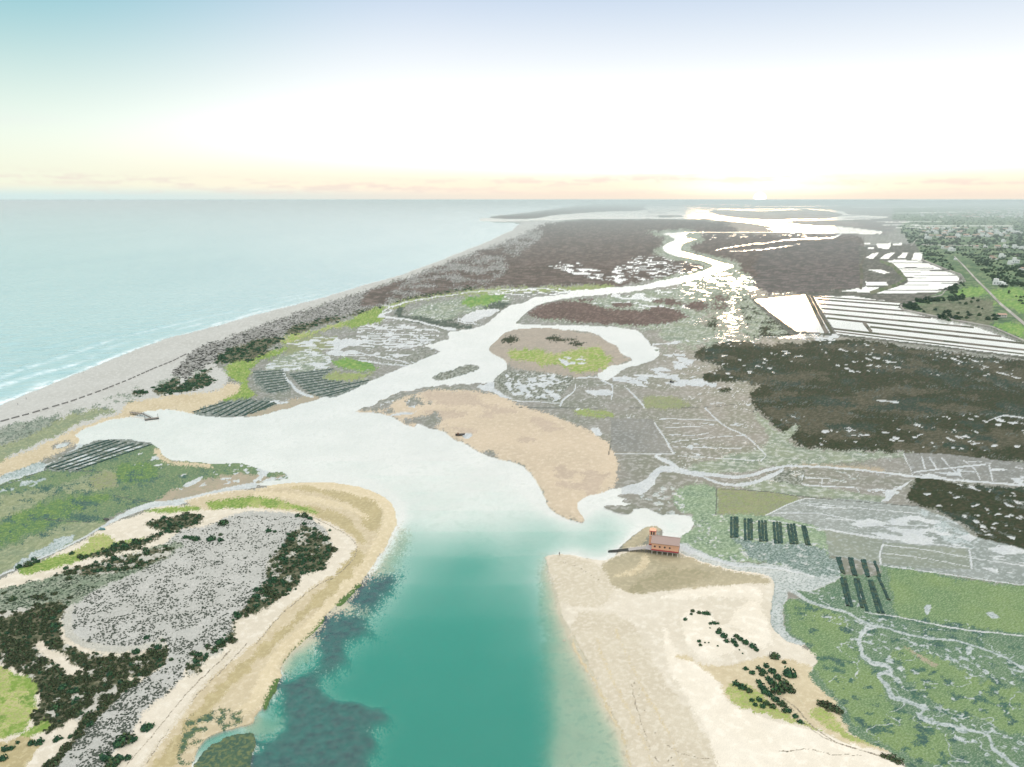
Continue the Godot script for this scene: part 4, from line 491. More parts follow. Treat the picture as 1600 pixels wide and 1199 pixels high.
var ROWS := [
	["between the stilted house and the green flat", [[106.4,352.4,99.9,328.9],[107.9,352.4,101.4,328.9],[109.2,352.4,102.6,328.9],[112.2,350,105.5,326.2],[113.9,350,107.1,326.2],[115.3,350,108.4,326.2],[118.3,347.7,111.8,324.8],[119.8,347.7,113.2,324.8],[121.3,347.7,114.7,324.8],[124.8,346.2,118,322.8],[126.4,346.2,119.5,322.8],[127.9,346.2,120.9,322.8],[130.8,344,124.7,322.1],[132.3,344,126.1,322.1],[133.8,344,127.5,322.1],[136.9,341.7,131.3,320.8],[138.1,341.7,132.5,320.8]]],
	["in the plots right of the beach", [[139.8,308.7,136.2,294.6],[140.9,308.7,136.5,293.5],[144.8,308.1,140,292.3],[145.9,308.1,140.8,291.8],[149.5,306.3,145,291.2],[150.6,306.3,145.5,290.7],[154.4,305.1,150.2,291.2],[134.1,290.1,127.2,267.6],[135.4,290.1,128.3,266.7],[139.1,289,131.9,266.2],[140.4,289,132.8,263.8],[144.3,287.9,136.5,262.5],[145.1,287.4,138,262],[149.7,291.8,144.8,272]]],
	["on the green flat below the bay", [[-266.8,458.8,-258.2,477.2],[-268.5,442.8,-254.3,475.8],[-267.8,424.6,-250.4,474.5],[-263.6,422.4,-245,471.8],[-258.7,420.2,-238.9,469.1],[-254,420.2,-233.2,469.1],[-247.8,420.2,-227,467.8]]],
	["on the lagoon shore beside the jetty", [[-231,543.4,-217.8,572.6],[-222.9,541.6,-213,572.6],[-214.7,538.2,-207.5,576.4],[-208.8,534.8,-201.9,580.3],[-202.9,534.8,-195.7,576.4],[-196.9,533.1,-190.2,574.5],[-191.5,534.8,-185.3,574.5],[-187.7,539.9,-180.9,572.6],[-185.3,546.9,-178.3,568.8]]],
	["in the field left of the little creek", [[-230.3,675.8,-206.5,687.8],[-225.4,665.7,-203.1,678.1],[-220.6,656,-199.7,668.6],[-216,646.5,-196.5,659.4],[-211.4,637.3,-193.3,650.5],[-207,628.3,-190.3,641.7],[-202.7,619.6,-187.3,633.2],[-198.5,611.1,-184.4,624.9],[-194.4,602.8,-181.5,616.8]]],
	["in the field beside the main channel", [[-195.2,668,-162.3,691.9],[-191.1,659.1,-164.4,678.4],[-187,650.5,-165.3,665.4],[-183.1,642,-164.1,655.4],[-179.3,633.8,-158.8,649.2],[-174.7,624.6,-151.1,644.4],[-170.3,615.7,-143.9,640.8],[-165.9,607,-136.4,636.1],[-161.2,598.6,-122.2,646.8],[-153.9,593.4,-126.1,626.9],[-145.6,592.4,-132.3,613.5]]],
]
var DUNE_SHRUBS := [[67,261.5,0.95],[66,259.3,0.71],[69,260.2,0.95],[70.9,259.9,1.18],[72.2,259.7,1.18],[62.9,255.7,0.93],[71.4,252.7,0.92],[72.9,253.1,1.15],[74.1,253.1,0.69],[70.5,249.7,0.34],[72.7,246.8,1.35],[73.8,244.3,1.57],[74.1,241.1,1.11],[73.5,248.4,0.91],[76.4,240.7,1.32],[76.7,238.7,1.10],[78.3,244.3,1.12],[79.3,242.3,1.33],[80.5,240.3,1.54],[82.1,238.3,1.53],[83,236.4,1.09],[64.6,241.1,0.88],[64.5,238.7,0.66],[66.4,240.3,0.22],[67.7,240.3,0.22],[70.3,238.3,0.44],[77.2,236.4,0.33],[77.7,234.5,0.26]]
var KNOT_SHRUBS := [[76.2,225.7,1.04],[77.7,223.6,1.24],[80.5,226.1,1.05],[81.3,224,1.45],[83.4,227.1,1.26],[80.5,222.6,1.03],[81.8,220.2,1.23],[70.8,217.5,1.42],[72.3,215.9,1.61],[73.9,214.2,1.20],[78.4,218.5,1.22],[78.4,215.9,1.61],[78.7,213.6,1.59],[73.4,209.5,0.98],[73.8,207.3,0.97],[75.8,209.5,1.18],[75.8,206.4,1.16],[77.3,207.9,1.17],[87.9,232.6,1.93],[90,229.3,0.85],[89.1,222.6,2.68],[90.5,221.9,1.65],[84.5,224.3,1.66],[85.1,220.9,1.64],[85.4,215.9,2.81],[82.9,214.2,2.40],[86.8,214.2,1.80],[82.2,218.5,1.62],[79.5,212,1.38],[80.7,209.5,1.57],[81.9,207.3,1.55],[82.8,204.3,1.34],[83.9,201.9,1.14],[84.5,199.3,1.13],[81.5,204.3,0.96],[78.7,206.4,1.16]]
var LONE_SHRUBS := [[94.5,207.3,1.75],[95.9,205.8,2.12],[97.4,204.9,1.73],[101.9,184.3,1.05],[103.8,183.8,1.58],[105,182.6,1.57]]
var SPIT_SHRUBS := [[-103.3,350,1.54],[-99.9,350,2.16],[-96.6,347,1.83],[-135.5,340.3,2.70],[-111.6,331.7,1.76],[-108.4,331,1.17],[-84.3,334.5,0.89],[-132.1,327.5,1.16],[-141,322.8,2.29],[-134.6,322.8,2.58],[-129.9,321.5,1.71],[-146.9,324.8,1.73],[-143.8,324.1,1.73],[-126.6,242.3,1.33],[-126.5,234.5,1.73],[-120.4,236.8,1.52],[-120.5,241.1,0.88],[-106.9,233,1.29],[-112.6,229.3,0.85],[-109.7,229,0.42],[-129,191.8,1.27],[-133.3,190.5,1.45],[-135.7,190.3,1.26],[-129,191,0.91],[-125.7,192.4,0.91],[-127.9,192.1,0.55],[-139.7,190.8,0.72],[-141.4,187.9,1.25],[-139.6,184.1,1.40],[-140,188.4,1.07],[-106.1,196.2,2.04],[-104.9,197.1,1.30],[-109.3,190.5,2.53],[-107.3,191.3,1.63],[-110.2,188.7,1.79],[-110.8,182.8,1.92],[-107.7,183.6,1.93],[-105.3,184.1,1.40],[-108.2,181.1,2.08],[-204.8,306.9,1.37],[-206,299.2,1.87],[-203.1,300.9,2.15],[-201.3,303.9,1.63],[-190.7,311.2,1.39],[-185.4,308.1,1.37],[-175,317.6,1.98],[-170.2,316.3,2.25],[-167,321.5,2.00]]
var HOUSES := [[1731,3124,22.74],[1616,3073,14.92],[1742,3231,13.06],[1887,3288,13.29],[1956,3288,13.29],[2166,3534,17.13],[2395,3819,18.50],[2303,3601,17.45],[1343.7,2436,9.88],[1307.2,2344,11.42],[1470.3,2501,10.14],[1539,2501,10.14],[1575,2468,12.01],[1577,2436,9.88],[1767,2841,9.20],[1234.7,2015,6.56],[1297.4,2083,10.16],[1368.1,2130,5.20],[1177.1,1854,9.07],[1213,1892,10.79],[1105.3,1701,6.94],[873,1402.9,10.35],[864,1371.4,7.88],[637.3,1006.4,6.67],[1124.3,1993,4.87],[1349.1,2468,8.01],[1501,2501,8.11],[1564,2501,10.14],[1256.5,2060,6.70],[1892,3534,11.42],[1892,3469,11.21],[1741,3288,10.63],[1790,3177,12.84],[1921,3288,10.63],[2088,3469,14.01],[2025,3346,10.82],[2198,3534,11.42],[2283,3601,14.54]]
var VILLAGE := [[2263,4056,13.50],[1913,3636,10.02],[1921,3664,7.67],[2378,4157,9.14],[1929,3371,7.65],[1936,3548,13.95],[2233,3777,15.06],[1750,3345,8.71],[2191,4096,10.81],[2499,4020,12.82],[2278,3803,11.88],[2186,4170,10.14],[2264,3745,9.93],[2202,3718,9.75],[2158,3483,8.75],[2155,3646,13.80],[2379,3895,15.56],[1997,3755,13.31],[1975,3682,7.72],[2067,3425,10.88],[2434,3867,13.23],[2133,3593,10.56],[2050,3275,9.76],[2509,4168,14.30],[1946,3237,11.92],[2096,3789,12.76],[1928,3710,8.75],[2216,4170,14.87],[2101,3941,11.06],[2604,4143,12.11],[1956,3324,12.22],[2453,3906,11.15],[1873,3324,13.15],[2157,4025,10.00],[2016,3686,11.82],[2333,4242,12.13],[2036,3606,14.22],[2215,3656,11.94],[2520,4177,16.00],[2059,3332,12.10],[2141,3775,8.41],[2491,4166,8.97],[2196,4042,10.92],[2221,4247,9.86],[2019,3812,7.89],[2243,3561,8.26]]
var TOWN := [[6540,10202,15.11],[4156,7215,20.79],[7493,13373,19.35],[6488,10393,17.76],[8930,14381,40.37],[5410,8949,13.60],[5603,8950,25.56],[4566,7153,17.20],[7808,12262,30.92],[5115,8920,22.62],[4563,7382,21.18],[4304,7199,18.58],[6846,11556,24.43],[5490,10277,13.67],[6546,11205,26.83],[4287,6774,13.58],[6492,10198,16.70],[6458,11555,18.48],[4299,6998,18.45],[5064,9288,21.67],[5155,8142,22.36],[4614,7518,18.73],[4475,7486,13.62],[4730,7431,21.16],[3984,6812,16.70],[7300,12225,18.18],[4084,7405,11.26],[3769,7314,20.93],[5336,8814,13.18],[8508,14535,41.27],[4056,6863,13.61],[4067,7117,18.60],[6826,10861,18.13],[5051,8575,14.59],[4241,6958,12.90],[5889,9445,20.97],[4022,6927,14.49],[5351,8925,18.97],[6809,12064,15.56],[4714,7439,11.62],[4626,8764,15.85],[5617,9016,19.62],[5550,8739,14.71],[6706,11022,27.81],[4193,7625,20.98],[6094,9557,21.67],[4430,7967,16.03],[5699,8916,18.30],[3820,7097,19.87],[6738,11201,24.43],[6477,12650,18.70],[5681,9566,13.40],[5187,8093,20.59],[4311,7011,10.76],[7784,12572,33.93],[3630,6732,11.04],[5287,9233,26.53],[4529,7288,11.26],[5868,10425,16.66],[6429,10615,25.93],[5278,9579,12.58],[6619,10494,23.98],[4112,6666,17.02],[4306,6716,9.77],[4827,7534,12.96],[7920,12752,25.00],[5924,11211,17.08],[3961,6921,15.25],[8725,13810,32.96],[5937,9696,13.58],[4069,7427,10.55],[4340,7183,10.01],[6153,10424,22.64],[4015,6891,11.83],[6638,11427,16.67],[7122,12333,16.82],[6696,10744,26.89],[6341,10891,22.72],[8856,14466,24.36],[8440,14516,35.68],[5572,9323,25.96],[8195,13076,33.95],[4118,7278,13.96],[5524,9096,21.73],[4205,7288,17.65],[5260,8281,16.02],[8001,12748,17.80],[4808,7719,13.09],[4546,7249,19.46],[4986,8087,14.06],[6031,9435,14.50],[5551,9538,16.28],[6672,11362,32.18],[6375,10700,19.86],[5327,9323,19.50],[7598,11850,24.80],[7789,13316,25.61],[8997,14067,18.55],[5361,8581,18.32],[4550,7671,17.97],[6097,9986,18.05],[3319,6667,10.18],[8765,14032,36.79],[3801,7032,16.13],[7928,12621,26.79],[4654,9112,23.92],[5127,8590,23.35],[4132,8020,19.24],[8121,12704,23.65],[8164,13095,34.35],[4566,8337,19.83],[5583,9218,11.89],[5535,9122,19.56],[4301,8149,11.34],[8627,13546,23.15],[4571,7777,12.56],[5783,9185,17.44],[4648,8016,20.18],[7622,13500,20.51],[6444,11260,27.88]]
var STATION := [60.3,311.2,71.3,308.1]
var RAMP := [58.2,310.9,42,315]
var FENCE := [-362.2,491.2,-352.3,515.2,-344,538.2,-334.4,570.7,-328.8,607,-325.6,643.2,-324.5,689.1,-321.6,723.4,-322.2,757.7]
var PONTOON := [-272.5,538.2,-263.6,534.8,-253,526.5,-256.4,524,-249.2,528.1]
var ROAD := [490.2,645.6,632.3,953,720.5,1147,783.2,1275.7,893.9,1506,1046.3,1818,1196.7,2130]
var BOATS := [-190.4,336.6,-195,349.3,-33.7,485.5,134.7,638.5]
var PEOPLE := [20.5,310.6,-372.6,578.4,-368.4,561.3]

# ---------------------------------------------------------------- the ground: a fan of cells that grow with distance
const SIDE := 0.86
const STEP := 0.0013
var nc := 0
var nr := 0
var far := PackedFloat32Array()      # distance of each row
var cover := PackedByteArray()
var lift := PackedFloat32Array()
var tint := PackedColorArray()
var codes: Array = COVER.keys()

func row_of(d: float) -> float:
	var q := 1.0 / d
	return (q - 1.71e-5) / 4.2e-6 if q < 1.851e-4 else 40.0 + (q - 1.851e-4) / 7.5e-6

func rows_and_columns() -> void:
	nc = int(2.0 * SIDE / STEP) + 1
	for i in 40:
		far.append(1.0 / (1.71e-5 + i * 4.2e-6))
	var q := 1.851e-4
	while q < 0.00626:
		far.append(1.0 / q)
		q += 7.5e-6
	nr = far.size()
	cover.resize(nr * nc)
	cover.fill(codes.find("M"))

func spot(x: float, d: float) -> Vector2:
	return Vector2((x / d + SIDE) / STEP, row_of(d))

func outline(pts: Array, ragged: float, rounded: bool) -> PackedVector2Array:
	var raw := PackedVector2Array()
	for i in range(0, pts.size(), 2):
		raw.append(spot(pts[i], pts[i + 1]))
	var out := PackedVector2Array()
	var n := raw.size()
	for i in n:
		var a := raw[(i + n - 1) % n]
		var b := raw[i]
		var c := raw[(i + 1) % n]
		var d := raw[(i + 2) % n]
		var long := b.distance_to(c)
		var steps := clampi(int(long / 2.0), 1, 200)
		for k in steps:
			var t := float(k) / steps
			var p := b.lerp(c, t)
			if rounded and long < 120.0:
				var pre := b + (b - a).limit_length(long)
				pre = b - (b - a).limit_length(long)
				p = b.cubic_interpolate(c, pre, c + (d - c).limit_length(long), t)
			if ragged > 0.0:
				var e := 0.62 * ragged
				p += Vector2(noise.get_noise_2d(p.x * 5.0, p.y * 5.0) + 0.6 * noise.get_noise_2d(p.x * 19.0, p.y * 19.0 + 500.0), noise.get_noise_2d(p.x * 6.0 + 900.0, p.y * 6.0) + 0.6 * noise.get_noise_2d(p.x * 19.0 + 900.0, p.y * 19.0)) * e * 1.95
			out.append(p)
	return out

func fill(code: String, ragged: float, rounded: bool, pts: Array, broken: Array) -> void:
	var edge := outline(pts, ragged, rounded)
	var n := edge.size()
	var rows := {}
	for i in n:
		var a := edge[i]
		var b := edge[(i + 1) % n]
		if a.y > b.y:
			var s := a
			a = b
			b = s
		var r0 := maxi(0, ceili(a.y))
		var r1 := mini(nr - 1, ceili(b.y) - 1)
		for r in range(r0, r1 + 1):
			var x := a.x + (b.x - a.x) * (r - a.y) / (b.y - a.y)
			if not rows.has(r):
				rows[r] = PackedFloat32Array()
			rows[r].append(x)
	var id := codes.find(code)
	var over := {}
	if broken.size() and broken[3]:
		for k in codes.size():
			if (broken[3] as Array).has(codes[k]):
				over[k] = true
	for r: int in rows:
		var xs: PackedFloat32Array = rows[r]
		xs.sort()
		for k in range(0, xs.size() - 1, 2):
			var c0 := maxi(0, ceili(xs[k]))
			var c1 := mini(nc - 1, floori(xs[k + 1]))
			if broken.is_empty():
				for c in range(c0, c1 + 1):
					cover[r * nc + c] = id
			else:
				var d := far[r]
				var fx: float = 100.0 / broken[0] * d
				var nz: float = d * 100.0 / broken[1]
				var t: float = broken[2]
				for c in range(c0, c1 + 1):
					if over.is_empty() or over.has(cover[r * nc + c]):
						var px := (c * STEP - SIDE) * fx
						# above 2: winding creeks along the zero lines of the noise
						if absf(noise.get_noise_2d(px, nz)) < t - 2.0 if t > 2.0 else noise.get_noise_2d(px, nz) + 0.55 * noise.get_noise_2d(px * 0.21 + 770.0, nz * 0.21) > t:
							cover[r * nc + c] = id

func weather_edges() -> void:
	# covers that nobody laid out fray into one another over a few cells
	var made := PackedByteArray()
	for k: String in codes:
		made.append(1 if k in ["sea", "d", "r", "g", "F2", "M2", "M3", "M4", "dk", "k", "p", "w", "wm"] else 0)
	var bed := [codes.find("W"), codes.find("H"), codes.find("E")]
	var old := cover.duplicate()
	# under water sand and seagrass thin out into each other over some metres
	for r in range(int(row_of(420.0)), nr - 20):
		for c in range(20, nc - 20):
			var i := r * nc + c
			if old[i] in bed:
				var q := old[i + clampi(roundi(rng.randfn(0.0, 4.5)), -18, 18) + nc * clampi(roundi(rng.randfn(0.0, 4.5)), -18, 18)]
				if q in bed:
					cover[i] = q
	old = cover.duplicate()
	bed.append(codes.find("W"))
	for r in range(4, nr - 4):
		for c in range(4, nc - 4):
			var i := r * nc + c
			var k := old[i]
			if made[k] or (old[i - 3] == k and old[i + 3] == k and old[i - 3 * nc] == k and old[i + 3 * nc] == k):
				continue
			var q := old[i + clampi(roundi(rng.randfn(0.0, 1.1)), -3, 3) + nc * clampi(roundi(rng.randfn(0.0, 1.1)), -3, 3)]
			if not made[q] and (q in bed) == (k in bed):
				cover[i] = q

func blur(a: PackedFloat32Array, rad: int) -> PackedFloat32Array:
	var b := PackedFloat32Array()
	b.resize(a.size())
	var w := 1.0 / (2 * rad + 1)
	for r in nr:
		var o := r * nc
		var s := a[o] * rad
		for c in range(0, rad + 1):
			s += a[o + c]
		for c in nc:
			b[o + c] = s * w
			s += a[o + mini(c + rad + 1, nc - 1)] - a[o + maxi(c - rad, 0)]
	var e := PackedFloat32Array()
	e.resize(a.size())
	for c in nc:
		var s := b[c] * rad
		for r in range(0, rad + 1):
			s += b[r * nc + c]
		for r in nr:
			e[r * nc + c] = s * w
			s += b[mini(r + rad + 1, nr - 1) * nc + c] - b[maxi(r - rad, 0) * nc + c]
	return e

func shore_x(d: float) -> float:
	for i in range(2, SHORE.size(), 2):
		if d < SHORE[i + 1]:
			return remap(d, SHORE[i - 1], SHORE[i + 1], SHORE[i - 2], SHORE[i])
	return SHORE[SHORE.size() - 2]

func swell(x: float, d: float) -> Vector2:
	# height of the sea and how much foam lies on it
	var off := (shore_x(d) - x) * 0.72
	var fade := clampf(1.6 - d / 1100.0, 0.0, 1.0)
	var wob := noise.get_noise_2d(x * 1.1, d * 0.5)
	var y := 0.0
	var foam := 0.0
	for k in 6:
		var at: float = [9.0, 26.0, 47.0, 74.0, 108.0, 150.0][k] + wob * 12.0
		var gate := clampf(0.45 + 1.6 * noise.get_noise_2d(x * 0.7 + k * 300.0, d * 0.7 - k * 170.0), 0.0, 1.0)
		var e := (off - at) / (2.2 + 0.45 * k)
		y += [0.4, 1.2, 1.1, 0.9, 0.7, 0.5][k] * gate * exp(-e * e)
		if k < 4:
			var f := (off - at + 4.5 + k) / (3.4 - 0.3 * k)
			foam += gate * exp(-f * f) * [1.0, 0.95, 0.6, 0.2][k]
	foam += clampf(1.4 - (off - 2.0 * noise.get_noise_2d(x * 4.0, d * 4.0)) / 3.0, 0.0, 0.8)
	foam *= clampf(0.75 + 1.3 * grain.get_noise_2d(x * 9.0, d * 9.0), 0.0, 1.0)
	var along := x * 0.93 + d * 0.36
	var across := -x * 0.36 + d * 0.93
	y += 0.5 * fade * sin(across / 5.6 + 1.8 * noise.get_noise_2d(along * 0.5, across * 1.4)) * (0.5 + noise.get_noise_2d(along * 1.2, across * 2.0))
	return Vector2(y * fade, clampf(foam, 0.0, 1.0) * fade)

func shape_ground() -> void:
	var base := PackedFloat32Array()
	var keep := PackedFloat32Array()
	var relief := PackedFloat32Array()
	var rlen := PackedFloat32Array()
	var blen := PackedFloat32Array()
	var flen := PackedFloat32Array()
	var fthr := PackedFloat32Array()
	var cols: Array[Color] = []
	var rough := PackedFloat32Array()
	for k: String in codes:
		var a: Array = COVER[k]
		base.append(a[1]); keep.append(a[2]); relief.append(a[3]); rlen.append(100.0 / a[4]); blen.append(100.0 / a[5]); flen.append(100.0 / a[6]); fthr.append(a[7])
		rough.append(0.05 if a[0] in ["beach_sand", "sandbank", "damp_sand", "channel_bed", "tidal_flat"] else 0.16)
		for j in 3:
			cols.append(Color(a[8 + j][0], a[8 + j][1], a[8 + j][2]))
	var n := nr * nc
	var sea := codes.find("sea")
	lift.resize(n)
	var open_ := codes.find("W")
	for r in nr:
		# deep in the foreground, shallow beyond, so the pale bed stands in for reflection
		for c in nc:
			var i := r * nc + c
			if cover[i] != open_:
				lift[i] = base[cover[i]]
				continue
			var x := (c * STEP - SIDE) * far[r]
			var bar := noise.get_noise_2d(x * 1.6, far[r] * 1.1)
			var up_ := far[r] + 70.0 * bar + 0.35 * absf(x + 25.0)
			lift[i] = -lerpf(0.38 + 0.25 * bar, 5.0, 1.0 - smoothstep(180.0, 385.0, up_))
	var soft := blur(blur(lift, 5), 5)
	var wide := blur(blur(lift, 13), 13)
	tint.resize(n)
	for r in nr:
		var d := far[r]
		var small := clampf(2.0 - d / 900.0, 0.15, 1.0)
		for c in nc:
			var i := r * nc + c
			var k := cover[i]
			var x := (c * STEP - SIDE) * d
			var c0 := cols[k * 3]
			if k == sea:
				var s := swell(x, d) if d < 1700.0 else Vector2.ZERO
				lift[i] = 0.15 + s.x
				var g := 0.5 + noise.get_noise_2d(x * 0.25, d * 0.08)
				tint[i] = c0.lerp(cols[k * 3 + 1], clampf(g, 0.0, 1.0)).lerp(Color(.8, .82, .8), s.y)
				continue
			var h := base[k]
			var y := lerpf(soft[i] if h > -0.5 else wide[i], h, keep[k])
			var q := relief[k] * small * noise.get_noise_2d(x * rlen[k], d * rlen[k])
			if h < 0.0:
				y = minf(y + q, maxf(-0.04, h))
			else:
				y = maxf(y + q, minf(0.04, h))
			lift[i] = y
			var a := 0.5 + 1.3 * noise.get_noise_2d(x * blen[k] + 400.0, d * blen[k])
			var b := grain.get_noise_2d(x * flen[k], d * flen[k]) * 1.6
			var col := c0.lerp(cols[k * 3 + 1], clampf(a, 0.0, 1.0))
			col = col.lerp(cols[k * 3 + 2], clampf((b - fthr[k]) * 3.0 + 0.3, 0.0, 1.0))
			tint[i] = col * (1.0 + rough[k] * b + 0.8 * rough[k] * rng.randf_range(-1.0, 1.0))

func height_at(x: float, d: float) -> float:
	var p := spot(x, d)
	var c := clampi(int(p.x), 0, nc - 2)
	var r := clampi(int(p.y), 0, nr - 2)
	var fx := clampf(p.x - c, 0.0, 1.0)
	var fy := clampf(p.y - r, 0.0, 1.0)
	var i := r * nc + c
	return lerpf(lerpf(lift[i], lift[i + 1], fx), lerpf(lift[i + nc], lift[i + nc + 1], fx), fy)

func cover_at(x: float, d: float) -> String:
	var p := spot(x, d)
	return codes[cover[clampi(roundi(p.y), 0, nr - 1) * nc + clampi(roundi(p.x), 0, nc - 1)]]

func lay_ground(mats: Dictionary) -> void:
	var n := nr * nc
	var pos := PackedVector3Array()
	pos.resize(n)
	for r in nr:
		var d := far[r]
		for c in nc:
			pos[r * nc + c] = Vector3((c * STEP - SIDE) * d, lift[r * nc + c], -d)
	var nor := PackedVector3Array()
	nor.resize(n)
	for r in nr:
		var up := maxi(r - 1, 0) * nc
		var dn := mini(r + 1, nr - 1) * nc
		for c in nc:
			var e := pos[r * nc + mini(c + 1, nc - 1)] - pos[r * nc + maxi(c - 1, 0)]
			var s := pos[dn + c] - pos[up + c]
			nor[r * nc + c] = s.cross(e).normalized()
	var kind := {}
	var of := PackedInt32Array()
	for k: String in codes:
		if not kind.has(COVER[k][0]):
			kind[COVER[k][0]] = kind.size()
		of.append(kind[COVER[k][0]])
	var cells: Array[PackedInt32Array] = []
	for k in kind.size():
		cells.append(PackedInt32Array())
	for r in nr - 1:
		for c in nc - 1:
			cells[of[cover[r * nc + c]]].append(r * nc + c)
	for called: String in kind:
		var list: PackedInt32Array = cells[kind[called]]
		if list.is_empty():
			continue
		var new := PackedInt32Array()
		new.resize(n)
		new.fill(-1)
		var v := PackedVector3Array()
		var m := PackedVector3Array()
		var t := PackedColorArray()
		var idx := PackedInt32Array()
		idx.resize(list.size() * 6)
		var j := 0
		for i in list:
			for q in [i, i + 1, i + nc, i + nc + 1]:
				if new[q] < 0:
					new[q] = v.size()
					v.append(pos[q])
					m.append(nor[q])
					t.append(tint[q])
			idx[j] = new[i]
			idx[j + 1] = new[i + 1]
			idx[j + 2] = new[i + nc]
			idx[j + 3] = new[i + 1]
			idx[j + 4] = new[i + nc + 1]
			idx[j + 5] = new[i + nc]
			j += 6
		var arr := []
		arr.resize(Mesh.ARRAY_MAX)
		arr[Mesh.ARRAY_VERTEX] = v
		arr[Mesh.ARRAY_NORMAL] = m
		arr[Mesh.ARRAY_COLOR] = t
		arr[Mesh.ARRAY_INDEX] = idx
		if called == "sea":
			var uv := PackedVector2Array()
			for p in v:
				uv.append(Vector2(p.x * 0.93 - p.z * 0.36, -p.x * 0.36 - p.z * 0.93))
			arr[Mesh.ARRAY_TEX_UV] = uv
		var mesh := ArrayMesh.new()
		mesh.add_surface_from_arrays(Mesh.PRIMITIVE_TRIANGLES, arr)
		mesh.surface_set_material(0, mats.get(called, mats["any"]))
		var o := MeshInstance3D.new()
		o.name = called
		o.mesh = mesh
		o.set_meta("kind", "structure")
		add_child(o)

func raise_banks(mats: Dictionary) -> void:
	# the banks between the pans, the road and the tracks: low ridges with sloping sides
	for a: Array in BANKS:
		var n: int = a[2].size() / 4
		var st := SurfaceTool.new()
		st.begin(Mesh.PRIMITIVE_TRIANGLES)
		st.set_smooth_group(-1)
		var cols: Array = COVER[a[0]]
		var l: Array[Vector3] = []
		var r: Array[Vector3] = []
		for i in n:
			l.append(Vector3(a[2][i * 2], a[1], -a[2][i * 2 + 1]))
			var j := 2 * n - 1 - i
			r.append(Vector3(a[2][j * 2], a[1], -a[2][j * 2 + 1]))
		var cut := 6
		for i in n - 1:
			for k in cut:
				var t0 := float(k) / cut
				var t1 := float(k + 1) / cut
				var p := l[i].lerp(l[i + 1], t0)
				var q := l[i].lerp(l[i + 1], t1)
				var u := r[i].lerp(r[i + 1], t0)
				var v := r[i].lerp(r[i + 1], t1)
				var tone := rng.randf_range(0.85, 1.15)
				var c: Array = cols[8 + rng.randi() % 3]
				st.set_color(Color(c[0] * tone, c[1] * tone, c[2] * tone))
				var down := Vector3(0, -a[1] - 0.6, 0)
				quad(st, p, q, v, u)
				quad(st, p + down + (p - u) * 0.15, q + down + (q - v) * 0.15, q, p)
				quad(st, u, v, v + down + (v - q) * 0.15, u + down + (u - p) * 0.15)
		st.generate_normals()
		st.set_material(mats["farmland"])
		var o := MeshInstance3D.new()
		o.name = numbered({"d": "salt_pan_dike", "g": "salt_pan_dike", "r": "road"}[a[0]])
		o.mesh = st.commit()
		o.set_meta("kind", "structure")
		add_child(o)

func raise_hills() -> void:
	# the inland hills on the right-hand horizon
	var st := SurfaceTool.new()
	st.begin(Mesh.PRIMITIVE_TRIANGLES)
	st.set_smooth_group(0)
	var nx := 90
	for j in 7:
		for i in nx:
			var t := float(i) / (nx - 1)
			var x := lerpf(9500.0, 34000.0, t)
			var d := 24000.0 + j * 1500.0 + x * 0.15
			var h := (118.0 + 70.0 * noise.get_noise_2d(x * 0.06, j * 40.0)) * sin(PI * j / 6.0) * smoothstep(0.0, 0.14, t)
			st.set_color(Color(.07, .1, .07))
			st.add_vertex(Vector3(x, minf(h, 147.0), -d))
	for j in 6:
		for i in nx - 1:
			var a := j * nx + i
			for k in [a, a + nx, a + 1, a + 1, a + nx, a + nx + 1]:
				st.add_index(k)
	st.generate_normals()
	st.set_material(soil(0.95, 0.2, 60.0, 0.5))
	var o := MeshInstance3D.new()
	o.name = "hills"
	o.mesh = st.commit()
	o.set_meta("kind", "structure")
	add_child(o)

# ---------------------------------------------------------------- helpers for things
var taken := {}
func numbered(called: String) -> String:
	taken[called] = taken.get(called, -1) + 1
	return called if taken[called] == 0 else "%s_%03d" % [called, taken[called]]

func tag(o: Node3D, label: String, category: String, group := "") -> Node3D:
	o.set_meta("label", label)
	o.set_meta("category", category)
	if group:
		o.set_meta("group", group)
	return o

func thing(called: String, label: String, category: String, at: Vector3, turn := 0.0, group := "") -> Node3D:
	var o := Node3D.new()
	o.name = numbered(called)
	add_child(o)
	o.position = at
	o.rotation.y = turn
	return tag(o, label, category, group)

func part(called: String, mesh: Mesh, m: Material, parent: Node3D, at := Vector3.ZERO, turn := Vector3.ZERO) -> MeshInstance3D:
	var o := MeshInstance3D.new()
	o.name = called
	o.mesh = mesh
	if m:
		o.material_override = m
	o.position = at
	o.rotation = turn
	parent.add_child(o, true)
	return o

func solo(called: String, mesh: Mesh, at: Vector3, turn: float, size: Vector3, label: String, category: String, group := "") -> MeshInstance3D:
	var o := MeshInstance3D.new()
	o.name = numbered(called)
	o.mesh = mesh
	add_child(o)
	o.transform = Transform3D(Basis(Vector3.UP, turn).scaled_local(size), at)
	tag(o, label, category, group)
	return o

func box(size: Vector3) -> BoxMesh:
	var b := BoxMesh.new()
	b.size = size
	return b

func post(r: float, h: float, top := -1.0) -> CylinderMesh:
	var c := CylinderMesh.new()
	c.bottom_radius = r
	c.top_radius = r if top < 0.0 else top
	c.height = h
	c.radial_segments = 10
	c.rings = 0
	return c

func quad(st: SurfaceTool, a: Vector3, b: Vector3, c: Vector3, d: Vector3) -> void:
	for p in [a, b, c, a, c, d]:
		st.add_vertex(p)

